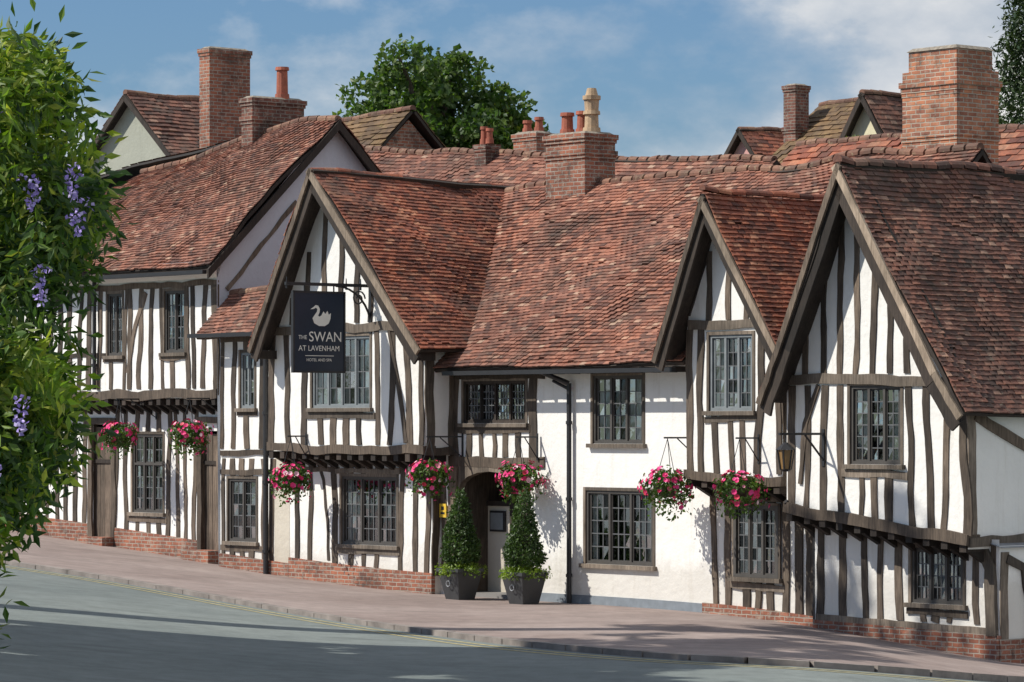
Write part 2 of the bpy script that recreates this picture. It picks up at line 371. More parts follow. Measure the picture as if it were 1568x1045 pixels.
def barge(B,v,pts,w,m,th=.05,part='bargeboard'):
    for i in range(len(pts)-1):
        (a,b),(c,d)=pts[i],pts[i+1]
        L_=math.hypot(c-a,d-b); nx,nz=(d-b)/L_,-(c-a)/L_
        if nz>0: nx,nz=-nx,-nz
        K=5; vs=[]
        for k in range(K+1):
            t=k/K; x=a+(c-a)*t; z=b+(d-b)*t; ww=w*(1+R.uniform(-.07,.07)); j=R.uniform(-.012,.012) if 0<k<K else 0
            x+=nx*j; z+=nz*j
            vs+=[(x,v,z),(x+nx*ww,v,z+nz*ww),(x,v+th,z),(x+nx*ww,v+th,z+nz*ww)]
        fs=[]
        for k in range(K):
            e=4*k; g=e+4; fs+=[(e,e+1,g+1,g),(e+2,g+2,g+3,e+3),(e,g,g+2,e+2),(e+1,e+3,g+3,g+1)]
        fs+=[(0,2,3,1),(4*K,4*K+1,4*K+3,4*K+2)]
        B.mesh(part,m,vs,fs)
def plinth(B,pl,a0,a1,top,h,m,n=.04,part='brick_plinth'):
    k=max(2,int((a1-a0)/.6))
    for i in range(k):
        x0=a0+(a1-a0)*i/k; x1=a0+(a1-a0)*(i+1)/k
        t0=top(x0) if callable(top) else top; t1=top(x1) if callable(top) else top
        B.poly(part,m,[pp(pl,x0,-1.6,n),pp(pl,x1,-1.6,n),pp(pl,x1,t1,n),pp(pl,x0,t0,n)])
        B.poly(part,m,[pp(pl,x0,t0,n),pp(pl,x1,t1,n),pp(pl,x1,t1,-.02),pp(pl,x0,t0,-.02)])
    for x,t in((a0,top(a0) if callable(top) else top),(a1,top(a1) if callable(top) else top)):
        B.poly(part,m,[pp(pl,x,-1.6,n),pp(pl,x,t,n),pp(pl,x,t,-.05),pp(pl,x,-1.6,-.05)])
def jetty(B,v_up,v_lo,a0,a1,zl,zr,h=.18,step=.36):
    f=lambda a: zl+(zr-zl)*(a-a0)/(a1-a0)
    beam(B,('F',v_up),[(a0-.03,f(a0)),((a0+a1)/2,f((a0+a1)/2)-.02),(a1+.03,f(a1))],h,M_tm,'jetty_bressummer',.06,.014,.25)
    for a in arange(a0+.1,a1-.1,step):
        z=f(a)-h/2; B.box('jetty_joists',M_tdk,a-.07,a+.07,v_up-.03+R.uniform(-.02,.02),v_lo+.05,z-.13,z+.01)
        B.mesh('jetty_joists',M_tdk,[(a-.05,v_up+.08,z-.12),(a+.05,v_up+.08,z-.12),(a+.05,v_lo,z-.12),(a-.05,v_lo,z-.12),(a-.05,v_lo,z-.33),(a+.05,v_lo,z-.33)],[(0,1,2,3),(0,4,5,1),(0,3,4),(1,5,2)])
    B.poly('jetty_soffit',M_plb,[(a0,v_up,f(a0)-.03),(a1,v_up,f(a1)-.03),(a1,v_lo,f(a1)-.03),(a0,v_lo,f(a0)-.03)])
def chimney(B,u0,u1,v0,v1,z0,z1,m,bands=((.25,.06),),pots=(),cap=True):
    B.box('chimney_stack',m,u0,u1,v0,v1,z0,z1)
    for (d,o) in bands:
        B.box('chimney_corbel',m,u0-o,u1+o,v0-o,v1+o,z1-d,z1-d+.10)
        B.box('chimney_corbel',m,u0-o*.5,u1+o*.5,v0-o*.5,v1+o*.5,z1-d-.07,z1-d-.001)
    if cap: B.box('chimney_cap',M_cap,u0+.01,u1-.01,v0+.01,v1-.01,z1+.002,z1+.05,.07)
    for (u,v,r,h,mm) in pots:
        B.cyl('chimney_pot',mm,(u,v,z1+.02),(u,v,z1+h),r*.95,r*.85,12)
        B.cyl('chimney_pot',mm,(u,v,z1+h),(u,v,z1+h+.07),r*1.12,r*1.05,12)
        B.cyl('chimney_pot',mm,(u,v,z1+.02),(u,v,z1+.14),r*1.2,r*1.1,12)
def gable_poly(B,m,v,pts,part='walls'):
    B.poly(part,m,[(u,v,z) for u,z in pts])
def pipe(B,u,v,z0,z1,r=.045):
    B.cyl('downpipe',M_ld,(u,v,z0),(u,v,z1),r,r,8)
    z=z0+.5
    while z<z1: B.cyl('downpipe',M_ld,(u,v,z),(u,v,z+.06),r*1.35,r*1.35,8); z+=1.4

# ============================================================ HOUSE A (long jettied house, left)
A=Obj('timber_framed_house')
F=('F',0.)
w1=[(-14.63,-14.05,4.68,6.02),(-12.47,-11.72,4.71,6.02)]
wall(A,F,-21,-10.5,3.75,6.6,w1)
for o in w1: window(A,F,*o,lights=2,cols=2,rows=5,fm=M_frd,curtain=.4)
studs(A,F,[x for x in arange(-20.8,-10.62,.39)],.14,3.95,6.1,w1)
beam(A,F,[(-21,6.16),(-10.5,6.14)],.13); 
beam(A,F,[(-13.15,6.0),(-13.55,5.3),(-13.85,4.3)],.12,proud=.03)
beam(A,F,[(-16.6,6.0),(-17.2,4.2)],.12,proud=.03)
beam(A,F,[(-21,4.72),(-14.7,4.70)],.09,proud=.018)
for o in w1: beam(A,F,[(o[0]-.15,o[2]-.1),(o[1]+.15,o[2]-.1)],.1,proud=.03)
jetty(A,0,.45,-21,-10.55,3.86,3.83,.2,.33)
beam(A,F,[(-10.58,3.8),(-10.58,6.1)],.17)
A.poly('eaves_cove',M_pl,[(-21,-.035,6.24),(-10.5,-.035,6.24),(-10.5,-.30,6.58),(-21,-.30,6.58)])
A.poly('eaves_cove',M_pl,[(-10.5,-.035,6.24),(-10.5,-.30,6.58),(-10.5,.1,6.58)])
F2=('F',.45)
dA=[(-15.87,-15.12,.3,3.2),(-14.34,-13.17,1.3,2.99),(-11.72,-11.13,.3,3.06)]
wall(A,F2,-21,-10.4,-1,3.85,dA)
window(A,F2,*dA[1],lights=3,cols=2,rows=6,fm=M_frd,curtain=.3,transom=.62)
for d in (dA[0],dA[2]):
    n=4
    for i in range(n):
        x0=d[0]+(d[1]-d[0])*i/n; x1=d[0]+(d[1]-d[0])*(i+1)/n-.012
        pbox(A,'door',M_tm,F2,x0,x1,d[2],d[3]-.06,-.10,-.06+R.uniform(-.006,.006))
    pbox(A,'door',M_tdk,F2,d[0],d[1],2.35,2.43,-.050,-.03)
    beam(A,F2,[(d[0]-.07,.3),(d[0]-.07,3.3)],.16,proud=.05); beam(A,F2,[(d[1]+.07,.3),(d[1]+.07,3.3)],.16,proud=.05)
    beam(A,F2,[(d[0]-.15,3.28),(d[1]+.15,3.28)],.14,proud=.055)
pz=lambda u: zwall(u,.45)+.42
studs(A,F2,[x for x in arange(-20.8,-16.2,.39)]+[-14.95,-14.6]+list(arange(-14.15,-13.35,.40))+list(arange(-12.95,-12.0,.36))+[-10.9,-10.55],.14,lambda u:pz(u),3.7,[dA[1]])
beam(A,F2,[(-14.5,1.16),(-13.0,1.16)],.11,proud=.03)
plinth(A,F2,-21,-15.98,pz,.4,M_bk); plinth(A,F2,-15.0,-11.85,pz,.4,M_bk); plinth(A,F2,-11.0,-10.4,pz,.4,M_bk)
A.box('door_step',M_bk,-11.95,-10.95,.05,.5,.1,.56); A.box('door_step',M_bk,-16.0,-15.0,.1,.5,.3,.74)
S=('S',-10.5)
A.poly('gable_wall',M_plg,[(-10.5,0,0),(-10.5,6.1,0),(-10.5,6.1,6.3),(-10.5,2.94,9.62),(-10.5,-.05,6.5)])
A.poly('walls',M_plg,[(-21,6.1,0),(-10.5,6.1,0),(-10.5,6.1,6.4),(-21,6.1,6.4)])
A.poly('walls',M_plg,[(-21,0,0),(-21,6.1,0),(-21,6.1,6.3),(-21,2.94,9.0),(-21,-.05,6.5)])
tiles(A,M_t1,(-21.2,-.42,6.42),(-10.25,-.42,6.52),(-10.25,2.94,9.74),(-17.4,2.94,8.95),bul=1.1)
tiles(A,M_t1,(-21.2,6.4,6.42),(-10.25,6.4,6.42),(-10.25,2.94,9.74),(-21.2,2.94,8.9),bul=1.1,course=.2,w=.3)
ridge(A,(-17.6,2.94,8.95),(-10.25,2.94,9.76),bul=1.1)
for (p,q) in (((-10.22,-.45,6.40),(-10.22,2.94,9.64)),((-10.22,6.4,6.28),(-10.22,2.94,9.64))):
    p=Vector(p);q=Vector(q); dn=Vector((0,0,-.2)); ex=Vector((.05,0,0))
    A.mesh('bargeboard',M_tdk,[p,q,q+dn,p+dn,p-ex,q-ex,q+dn-ex,p+dn-ex],BF)
beam(A,S,[(.2,6.0),(2.0,7.9)],.09,M_tgr,proud=.03)
A.box('eaves_board',M_tdk,-21,-10.3,-.40,-.34,6.32,6.40)
A.box('gutter',M_ld,-21,-10.3,-.55,-.45,6.30,6.38)
chimney(A,-13.3,-12.9,2.6,4.0,7.5,10.30,M_bkd,((.10,.05),(.5,.04)),((-13.1,3.55,.14,.66,M_terr),))
chimney(A,-17.6,-17.2,4.5,5.65,6.5,11.85,M_bk,((.10,.04),))
pipe(A,-15.0,-.1,3.95,6.3)
A.done()

# ============================================================ GABLE 2
B=Obj('gabled_timber_inn')
F=('F',-.7)
w=[(-6.34,-4.47,3.52,4.92)]
wall(B,F,-7.75,-2.79,2.7,4.95,w)
gable_poly(B,M_pl,-.7,[(-7.75,4.95),(-2.79,4.95),(-2.9,4.96),(-5.74,8.05),(-7.6,5.0)])
window(B,F,*w[0],lights=4,cols=2,rows=4,fm=M_fr,curtain=.7)
studs(B,F,[-7.68,-7.15,-6.58,-4.24,-3.76,-3.30,-2.88]+[-6.05,-5.65,-5.2,-4.8],.165,2.8,5.0,w)
beam(B,F,[(-7.6,5.07),(-5.5,5.10),(-3.0,5.02)],.17,M_tgr,proud=.04)
beam(B,F,[(-6.5,3.38),(-4.3,3.38)],.12,M_tgr,proud=.035)
for c,t in ((-7.0,5.7),(-6.47,6.6),(-5.93,7.35),(-5.38,7.3),(-4.88,6.75),(-4.45,6.2)): 
    beam(B,F,[(c-.02,5.17),(c+.03,t)],.135)
beam(B,F,[(-7.6,5.2),(-7.0,6.3),(-5.85,8.0)],.16,M_tdk,proud=.03)
beam(B,F,[(-2.95,5.1),(-5.6,8.0)],.10,M_tdk,proud=.025)
beam(B,F,[(-3.85,5.0),(-3.6,4.0),(-3.35,2.85)],.10,proud=.03)
jetty(B,-.7,-.2,-7.75,-2.79,2.74,2.70,.17,.37)
S=('S',-2.77)
wall(B,S,-.7,1.2,2.62,4.9)
for a,ww in ((-.6,.2),(-.05,.16),): beam(B,S,[(a,2.62),(a,4.7)],ww,M_tgr)
beam(B,S,[(-.7,4.72),(.3,4.72)],.14,M_tgr,proud=.03)
beam(B,S,[(-.7,2.7),(0,2.7)],.16,M_tgr,proud=.03)
F2=('F',-.2)
g=[(-6.04,-4.27,.84,2.18)]
wall(B,F2,-7.75,-3.18,-1,2.75,g)
window(B,F2,*g[0],lights=3,cols=3,rows=5,fm=M_frd,curtain=.25)
zp=lambda u: zwall(u,-.2)+.40
studs(B,F2,[-7.48,-7.02,-6.25,-4.08,-3.70,-3.30]+[-5.7,-5.3,-4.9],.15,zp,2.6,g)
beam(B,F2,[(-7.7,2.3),(-6.1,2.32)],.10,proud=.018); beam(B,F2,[(-6.2,2.29),(-4.15,2.28)],.10,M_tgr,proud=.035); beam(B,F2,[(-6.2,.72),(-4.15,.72)],.11,M_tgr,proud=.035)
beam(B,F2,[(-6.85,2.55),(-6.62,2.1),(-6.5,1.3),(-6.45,.5)],.08,proud=.014)
plinth(B,F2,-7.75,-3.16,zp,.4,M_bk)
wall(B,('S',-3.18),-.2,.3,-1,2.75); beam(B,('S',-3.18),[(-.12,.3),(-.12,2.7)],.16)
w3=[(-9.45,-8.95,3.53,4.67),(-9.87,-8.89,.80,2.09)]
wall(B,F2,-10.15,-7.75,-1,5.1,w3)
wall(B,('S',-10.15),-.2,.5,-1,5.1)
window(B,F2,*w3[0],lights=2,cols=1,rows=4,fm=M_fr,curtain=.5); window(B,F2,*w3[1],lights=2,cols=2,rows=5,fm=M_frd,curtain=.2)
zp2=lambda u: zwall(u,-.2)+.28
studs(B,F2,[-10.05,-9.66,-8.7,-8.36]+[-9.2],.15,2.7,4.95,w3[:1])
studs(B,F2,[-10.05,-8.62,-8.36]+[-9.7,-9.38,-9.06],.14,zp2,2.5,w3[1:])
for z in (2.61,2.22,.66,4.95): beam(B,F2,[(-10.12,z),(-8.3,z)],.11,proud=.03)
beam(B,F2,[(-9.55,3.42),(-8.85,3.42)],.09,proud=.03)
B.poly('walls',M_plb,[(-8.27,-.205,.2),(-7.75,-.205,.2),(-7.75,-.205,2.65),(-8.27,-.205,2.65)])
plinth(B,F2,-10.15,-7.76,zp2,.3,M_bk)
tiles(B,M_t1,(-10.55,-.60,5.05),(-7.5,-.60,5.0),(-7.5,.35,6.0),(-10.5,.35,5.98),bul=.6)
tiles(B,M_t1,(-10.5,1.6,5.0),(-7.5,1.6,5.0),(-7.5,.35,6.0),(-10.5,.35,5.98),bul=.6)
ridge(B,(-10.5,.35,5.98),(-7.5,.35,6.02),.09,bul=.6)
B.box('gutter',M_ld,-10.6,-7.9,-.72,-.62,4.98,5.06)
pipe(B,-8.42,-.31,.1,5.0,.055)
ap=(-5.74,8.22)
tiles(B,M_t2,(-2.30,-1.2,4.62),(-2.30,4.3,4.62),(ap[0],4.3,8.08),(ap[0],-1.2,ap[1]),bul=.8)
tiles(B,M_t2,(-7.75,4.3,4.7),(-7.75,-1.2,4.7),(ap[0],-1.2,ap[1]),(ap[0],4.3,8.08),bul=.8)
ridge(B,(ap[0],-1.2,ap[1]+.02),(ap[0],4.0,8.10),.09,m=M_t2)
barge(B,-1.24,[(-2.30,4.60),(ap[0],ap[1]-.02)],.14,M_tlt); barge(B,-1.24,[(-7.78,4.66),(-7.2,5.65),(ap[0],ap[1]-.02)],.11,M_tm)
barge(B,-1.18,[(-2.35,4.50),(ap[0],ap[1]-.12)],.24,M_tdk); barge(B,-1.18,[(-7.75,4.55),(-7.2,5.55),(ap[0],ap[1]-.12)],.22,M_tdk)
for (u,z) in ((-2.55,4.62),(-7.6,4.72)):
    B.box('wall_plate_end',M_tdk,u-.09,u+.09,-1.15,-.7,z-.22,z-.05)
B.poly('walls',M_pl,[(-7.75,-.7,2.75),(-7.75,4,2.75),(-7.75,4,4.8),(-7.75,-.7,4.8)])
B.done()

# ============================================================ CENTRAL RENDERED RANGE C+D
C=Obj('rendered_inn_range')
F=('F',0.)
wC=[(-2.48,-.65,3.22,4.02),(-2.60,-.80,-1.0,2.35)]
wD=[(1.24,2.60,2.85,4.085),(1.04,2.87,.66,2.0)]
wall(C,F,-3.18,-.04,-1,4.4,wC,room=False)
u0,u1,z0,z1=wC[0]
C.box('room_behind_window',M_in,u0-.2,u1+.2,.5,.55,z0-.2,z1+.2)
for (a,b,c,d) in ((u0-.2,u1+.2,z0-.22,z0-.2),(u0-.2,u1+.2,z1+.2,z1+.22)): C.box('room_behind_window',M_in,a,b,.02,.5,c,d)
window(C,F,*wC[0],lights=4,cols=4,rows=5,fm=M_tdk,curtain=0,inset=.03)
beam(C,F,[(-2.75,2.4),(-2.75,4.3)],.24); beam(C,F,[(-.42,2.4),(-.42,4.3)],.22); beam(C,F,[(-2.9,4.14),(-.1,4.12)],.16,proud=.03)
beam(C,F,[(-2.65,3.10),(-.5,3.10)],.14,proud=.035); studs(C,F,arange(-2.3,-.85,.40),.14,2.58,3.04)
beam(C,F,[(-2.9,2.50),(-.1,2.48)],.19,proud=.04)
beam(C,F,[(-2.72,-.3),(-2.72,2.4)],.24,proud=.05); beam(C,F,[(-.66,-.3),(-.66,2.4)],.26,proud=.05)
studs(C,F,[-3.05],.16,.1,2.5)
pts=[]
for k in range(9):
    t=math.pi*k/8; pts.append((-1.69-.91*math.cos(t),1.95+.36*math.sin(t)))
for k in range(8):
    (a,b),(c,d)=pts[k],pts[k+1]; C.mesh('door_arch',M_tgr,[(a,-.03,b),(c,-.03,d),(c,-.03,2.42),(a,-.03,2.42),(a,.12,b),(c,.12,d)],[(0,1,2,3),(0,4,5,1)])
C.poly('porch_interior',M_tm,[(-2.60,0,-1),(-2.60,1.6,-1),(-2.60,1.6,2.4),(-2.60,0,2.4)])
C.poly('porch_interior',M_tm,[(-.80,0,-1),(-.80,1.6,-1),(-.80,1.6,2.4),(-.80,0,2.4)])
C.poly('porch_screen',M_plb,[(-2.6,.7,-1),(-1.85,.7,-1),(-1.85,.7,1.65),(-2.6,.7,1.65)])
C.box('porch_screen_post',M_tdk,-1.87,-1.75,.63,.77,-.5,2.4); C.box('porch_screen_rail',M_tdk,-2.6,-1.87,.66,.75,1.64,1.74)
C.poly('porch_interior',M_in,[(-2.6,1.6,-1),(-.7,1.6,-1),(-.7,1.6,2.4),(-2.6,1.6,2.4)])
C.box('porch_interior',M_in,-2.7,-.7,0.02,1.7,2.42,2.46)
C.box('door_step',M_sill,-2.6,-.8,.02,1.2,-.4,.0)
C.box('notice_board',M_ld,-2.50,-2.05,.66,.69,1.15,1.55); C.box('notice_board',M_fr,-2.46,-2.09,.645,.658,1.19,1.51)
wall(C,F,-.04,7.3,-1,4.45,wD)
window(C,F,*wD[0],lights=3,cols=2,rows=5,fm=M_frd,curtain=.7,fw=.05); window(C,F,*wD[1],lights=3,cols=3,rows=5,fm=M_frd,curtain=.25)
plinth(C,F,-.30,4.2,lambda u:zwall(u,0)+.16,.1,M_plinth,.02,'painted_plinth')
C.box('gutter',M_ld,-2.4,4.0,-.60,-.50,4.12,4.20)
for a in arange(-2.2,3.9,.45): C.box('rafter_feet',M_tdk,a-.04,a+.04,-.45,.02,4.12,4.22)
pipe(C,.68,-.09,-.1,3.95,.045); C.cyl('downpipe',M_ld,(.68,-.09,3.95),(.35,-.5,4.16),.045,.045,8)
C.cyl('downpipe',M_ld,(.2,-.06,4.0),(.62,-.06,3.85),.03,.03,8)
mz=lambda v,e=4.26: e+(8.01-e)*(v+.5)/4.2
tiles(C,M_t1,(-5.9,-.5,4.22),(4.2,-.5,4.27),(4.2,3.7,8.01),(-5.9,3.7,8.00),bul=1.0)
tiles(C,M_t1,(4.2,.15,mz(.15,4.27)),(7.4,.15,mz(.15,4.30)),(7.4,3.7,8.02),(4.2,3.7,8.01),bul=1.0)
tiles(C,M_t1,(7.4,7.6,4.3),(-5.9,7.6,4.3),(-5.9,3.7,8.00),(7.4,3.7,8.02),bul=1.0,course=.2,w=.3)
ridge(C,(-5.9,3.7,8.02),(7.4,3.7,8.05),.10,bul=1.0)
C.poly('walls',M_plg,[(-5.9,7.3,0),(7.3,7.3,0),(7.3,7.3,4.5),(-5.9,7.3,4.5)])
chimney(C,-3.93,-2.75,3.3,4.1,7.2,8.93,M_bk,((.10,.05),(.42,.04)),((-3.62,3.6,.13,.40,M_terr),(-3.32,3.75,.13,.42,M_terr),(-3.0,3.7,.155,.40,M_tan)))
C.cyl('chimney_pot',M_tan,(-3.0,3.7,9.3),(-3.0,3.7,9.62),.13,.15,12); C.cyl('chimney_pot',M_tan,(-3.0,3.7,9.62),(-3.0,3.7,9.7),.18,.18,12); C.cyl('chimney_pot',M_tan,(-3.0,3.7,9.7),(-3.0,3.7,9.85),.13,.09,12)
chimney(C,5.17,6.50,4.0,5.1,6.5,9.55,M_bko,((.28,.05),(.38,.02),(1.2,.03)),cap=False)
C.box('chimney_stack',M_bko,5.25,6.42,4.08,5.02,9.55,9.92); C.box('chimney_cap',M_cap,5.22,6.45,4.05,5.05,9.922,9.99,.08)
C.done()

# ============================================================ GABLE 3
D=Obj('small_gabled_timber_house')
F=('F',-.5)
w=[(4.86,5.95,3.43,4.75)]
wall(D,F,4.30,6.67,2.25,4.78,w)
gable_poly(D,M_pl,-.5,[(4.30,4.78),(6.67,4.78),(6.6,4.95),(5.16,7.0),(4.35,5.2)])
window(D,F,*w[0],lights=3,cols=2,rows=5,fm=M_fr,curtain=.7)
studs(D,F,[4.38,4.68,6.12,6.6]+[5.08,5.4,5.72],.14,2.35,4.85,w)
beam(D,F,[(4.35,4.93),(6.6,4.90)],.16,M_tgr,proud=.035); beam(D,F,[(4.75,3.30),(6.05,3.30)],.11,M_tgr,proud=.03)
for c,t in ((4.85,6.2),(5.35,6.6),(5.80,6.0)): beam(D,F,[(c,5.0),(c+.02,t)],.12)
beam(D,F,[(4.35,5.1),(4.7,6.0),(5.1,6.95)],.14,M_tdk,proud=.03); beam(D,F,[(6.62,4.95),(5.25,6.9)],.09,M_tdk,proud=.028)
jetty(D,-.5,0,4.30,6.67,2.33,2.22,.15,.36)
wall(D,('S',6.67),-.5,2,2.2,4.7); beam(D,('S',6.67),[(-.42,2.2),(-.42,4.7)],.15)
wall(D,('S',4.30),-.5,.1,2.2,4.9)
F2=('F',-.012)
g=[(5.02,6.11,.55,1.79)]
window(D,('F',-.05),*g[0],lights=3,cols=2,rows=5,fm=M_frd,curtain=0,inset=.0)
D.box('room_behind_window',M_in,5.02,6.11,-.006,.02,.55,1.79)
zp=lambda u: zwall(u,0)+.18
studs(D,F2,[4.48,4.80,6.28,6.55,6.83,7.1]+[5.25,5.58,5.9],.15,zp,2.2,g)
beam(D,F2,[(4.9,.40),(6.25,.38)],.12,M_tgr,proud=.03); beam(D,F2,[(4.9,1.92),(6.25,1.90)],.10,M_tgr,proud=.03)
plinth(D,F2,4.2,7.3,zp,.2,M_bk)
ap=(5.16,7.15)
tiles(D,M_t2,(7.05,-.95,4.45),(7.05,3.6,4.45),(ap[0],3.6,7.10),(ap[0],-.95,ap[1]),bul=.6)
tiles(D,M_t2,(3.92,3.6,4.35),(3.92,-.95,4.35),(ap[0],-.95,ap[1]),(ap[0],3.6,7.10),bul=.6)
ridge(D,(ap[0],-.95,ap[1]+.02),(ap[0],3.0,7.14),.08,m=M_t2)
barge(D,-.99,[(7.05,4.42),(ap[0],ap[1]-.02)],.12,M_tlt); barge(D,-.99,[(3.90,4.3),(ap[0],ap[1]-.02)],.10,M_tm)
barge(D,-.93,[(7.0,4.34),(ap[0],ap[1]-.1)],.20,M_tdk); barge(D,-.93,[(3.93,4.2),(ap[0],ap[1]-.1)],.19,M_tdk)
D.done()

# ============================================================ GABLE 4 (corner house)
E=Obj('corner_timber_house')
F=('F',-.7)
w=[(8.47,9.63,2.54,3.84)]
wall(E,F,6.98,11.10,1.82,3.9,w)
gable_poly(E,M_pl,-.7,[(6.98,3.9),(11.10,3.9),(11.0,4.0),(8.67,7.3),(7.1,4.3)])
gable_poly(E,M_pl,-.7,[(6.98,1.78),(11.10,1.34),(11.10,1.82),(6.98,1.82)])
window(E,F,*w[0],lights=3,cols=2,rows=6,fm=M_frd,curtain=.5)
zj=lambda u: 1.80+(1.36-1.80)*(u-6.98)/4.1
studs(E,F,[7.08,7.48,7.86,8.25,9.85,10.22,10.60,11.02]+[8.72,9.03,9.34],.14,lambda u:zj(u)+.05,3.85,w)
beam(E,F,[(7.0,3.93),(9.0,3.98),(11.05,3.84)],.17,M_tgr,proud=.04); beam(E,F,[(8.3,2.40),(9.8,2.38)],.12,M_tgr,proud=.035)
for c,t in ((7.42,4.9),(7.88,5.9),(8.26,6.75),(8.64,7.2),(9.03,6.75),(9.41,6.15),(9.78,5.6),(10.22,5.0)): beam(E,F,[(c-.02,4.03),(c+.02,t)],.125)
beam(E,F,[(7.1,4.0),(7.55,5.2),(8.55,7.2)],.17,M_tdk,proud=.03); beam(E,F,[(11.02,3.95),(8.8,7.2)],.10,M_tdk,proud=.028)
beam(E,F,[(7.75,3.85),(7.45,3.2),(7.3,2.2)],.10,proud=.03)
jetty(E,-.7,-.2,6.98,11.10,1.80,1.36,.18,.40)
F2=('F',-.2)
g=[(9.38,10.54,.27,1.18)]
wall(E,F2,7.15,11.32,-1.6,1.35,g)
gable_poly(E,M_pl,-.2,[(7.15,1.35),(11.1,1.35),(11.1,1.36),(7.15,1.80)])
window(E,F2,*g[0],lights=3,cols=3,rows=4,fm=M_frd,curtain=0)
studs(E,F2,[7.3,7.80,8.30,8.68,9.10,10.80,11.2]+[9.65,9.95,10.25],.14,-.03,lambda u:zj(u)-.08,g)
beam(E,F2,[(7.2,-.06),(9.3,-.10),(11.3,-.16)],.12,M_tgr,proud=.035); beam(E,F2,[(9.3,.14),(10.65,.12)],.11,proud=.03)
plinth(E,F2,7.15,11.34,lambda u:-.10-.02*(u-7),.3,M_bk,.05)
beam(E,F2,[(11.2,-.2),(11.15,.9),(10.9,1.35)],.2,M_tgr,proud=.08)
pipe(E,7.08,-.12,-.4,2.2,.045)
E.cyl('downpipe',M_ld,(7.0,-.75,1.9),(7.08,-.12,1.3),.045,.045,8)
S=('S',11.10)
wall(E,S,-.7,9,1.2,3.66); 
beam(E,S,[(-.62,1.3),(-.62,3.6)],.18,M_tgr); beam(E,S,[(-.55,3.35),(.4,2.95),(1.6,2.5)],.16,M_tm,proud=.04); beam(E,S,[(-.7,3.55),(6,3.55)],.14,M_tgr,proud=.03)
beam(E,S,[(-.7,1.32),(6,1.32)],.16,M_tgr,proud=.05)
wall(E,('S',11.32),-.2,9,-1.8,1.25)
E.poly('lead_flashing',M_lead,[(11.10,-.25,1.30),(11.10,9,1.30),(11.40,9,1.22),(11.40,-.25,1.22)])
beam(E,('S',11.32),[(-.1,-.6),(-.1,1.15)],.18,M_tgr); beam(E,('S',11.32),[(-.05,1.05),(.35,.9),(.5,.3),(.52,-.8)],.14,M_tgr,proud=.05)
plinth(E,('S',11.32),-.22,8,-.25,.2,M_bk,.05)
E.box('wall_lamp',M_ld,11.11,11.22,.75,.85,1.62,1.80)
ap=(8.67,7.50)
tiles(E,M_t3,(11.45,-1.2,3.36),(11.45,9,3.30),(ap[0],9,7.60),(ap[0],-1.2,ap[1]),bul=.9)
tiles(E,M_t3,(6.80,9,3.6),(6.80,-1.2,3.6),(ap[0],-1.2,ap[1]),(ap[0],9,7.60),bul=.9,course=.15,w=.2)
ridge(E,(ap[0],-1.2,ap[1]+.03),(ap[0],9,7.66),.11,m=M_t3)
barge(E,-1.24,[(11.45,3.34),(10.9,4.05),(ap[0],ap[1]-.02)],.13,M_tlt); barge(E,-1.24,[(6.78,3.56),(7.3,4.6),(ap[0],ap[1]-.02)],.11,M_tm)
barge(E,-1.18,[(11.4,3.25),(10.88,3.95),(ap[0],ap[1]-.12)],.28,M_tdk); barge(E,-1.18,[(6.82,3.45),(7.32,4.5),(ap[0],ap[1]-.12)],.25,M_tdk)
E.poly('walls',M_pl,[(6.98,-.7,1.8),(6.98,9,1.8),(6.98,9,3.8),(6.98,-.7,3.8)])
E.done()

# ============================================================ background buildings
def ridge_house(name,u0,u1,vr,zr,run,drop,m_t,m_w,course=.2,w=.3,zr2=None):
    X=Obj(name); z2=zr if zr2 is None else zr2
    tiles(X,m_t,(u0,vr-run,zr-drop),(u1,vr-run,z2-drop),(u1,vr,z2),(u0,vr,zr),course=course,w=w,bul=.8)
    tiles(X,m_t,(u1,vr+run,z2-drop),(u0,vr+run,zr-drop),(u0,vr,zr),(u1,vr,z2),course=course*1.3,w=w*1.3,bul=.8)
    ridge(X,(u0,vr,zr+.02),(u1,vr,z2+.02),.10,bul=.8)
    r=run-.3; e=min(zr,z2)-drop+.1
    for u,z in ((u0+.2,zr),(u1-.2,z2)): X.poly('gable_wall',m_w,[(u,vr-r,-1),(u,vr+r,-1),(u,vr+r,z-drop+.1),(u,vr,z-.12),(u,vr-r,z-drop+.1)])
    for v in (vr-r,vr+r): X.poly('walls',m_w,[(u0+.2,v,-1),(u1-.2,v,-1),(u1-.2,v,e),(u0+.2,v,e)])
    return X
def gable_house(name,uc,hw,v0,v1,za,slope,m_t,m_w,course=.16,w=.22):
    X=Obj(name); ze=za-hw*slope
    tiles(X,m_t,(uc+hw,v0-.25,ze),(uc+hw,v1,ze),(uc,v1,za),(uc,v0-.25,za),course=course,w=w,bul=.6)
    tiles(X,m_t,(uc-hw,v1,ze),(uc-hw,v0-.25,ze),(uc,v0-.25,za),(uc,v1,za),course=course,w=w,bul=.6)
    ridge(X,(uc,v0-.25,za+.02),(uc,v1,za+.02),.10,bul=.6)
    h=hw-.25
    for v in (v0,v1-.2): X.poly('gable_wall',m_w,[(uc-h,v,-1),(uc+h,v,-1),(uc+h,v,ze+.2),(uc,v,za-.1),(uc-h,v,ze+.2)])
    for u in (uc-h,uc+h): X.poly('walls',m_w,[(u,v0,-1),(u,v1-.2,-1),(u,v1-.2,ze+.2),(u,v0,ze+.2)])
    barge(X,v0-.29,[(uc+hw,ze-.02),(uc,za-.02)],.13,M_tdk); barge(X,v0-.29,[(uc-hw,ze-.02),(uc,za-.02)],.13,M_tdk)
    return X
gable_house('grey_rendered_house',-25.5,4.6,8,11.6,11.57,.80,M_t3,M_bgrey).done()
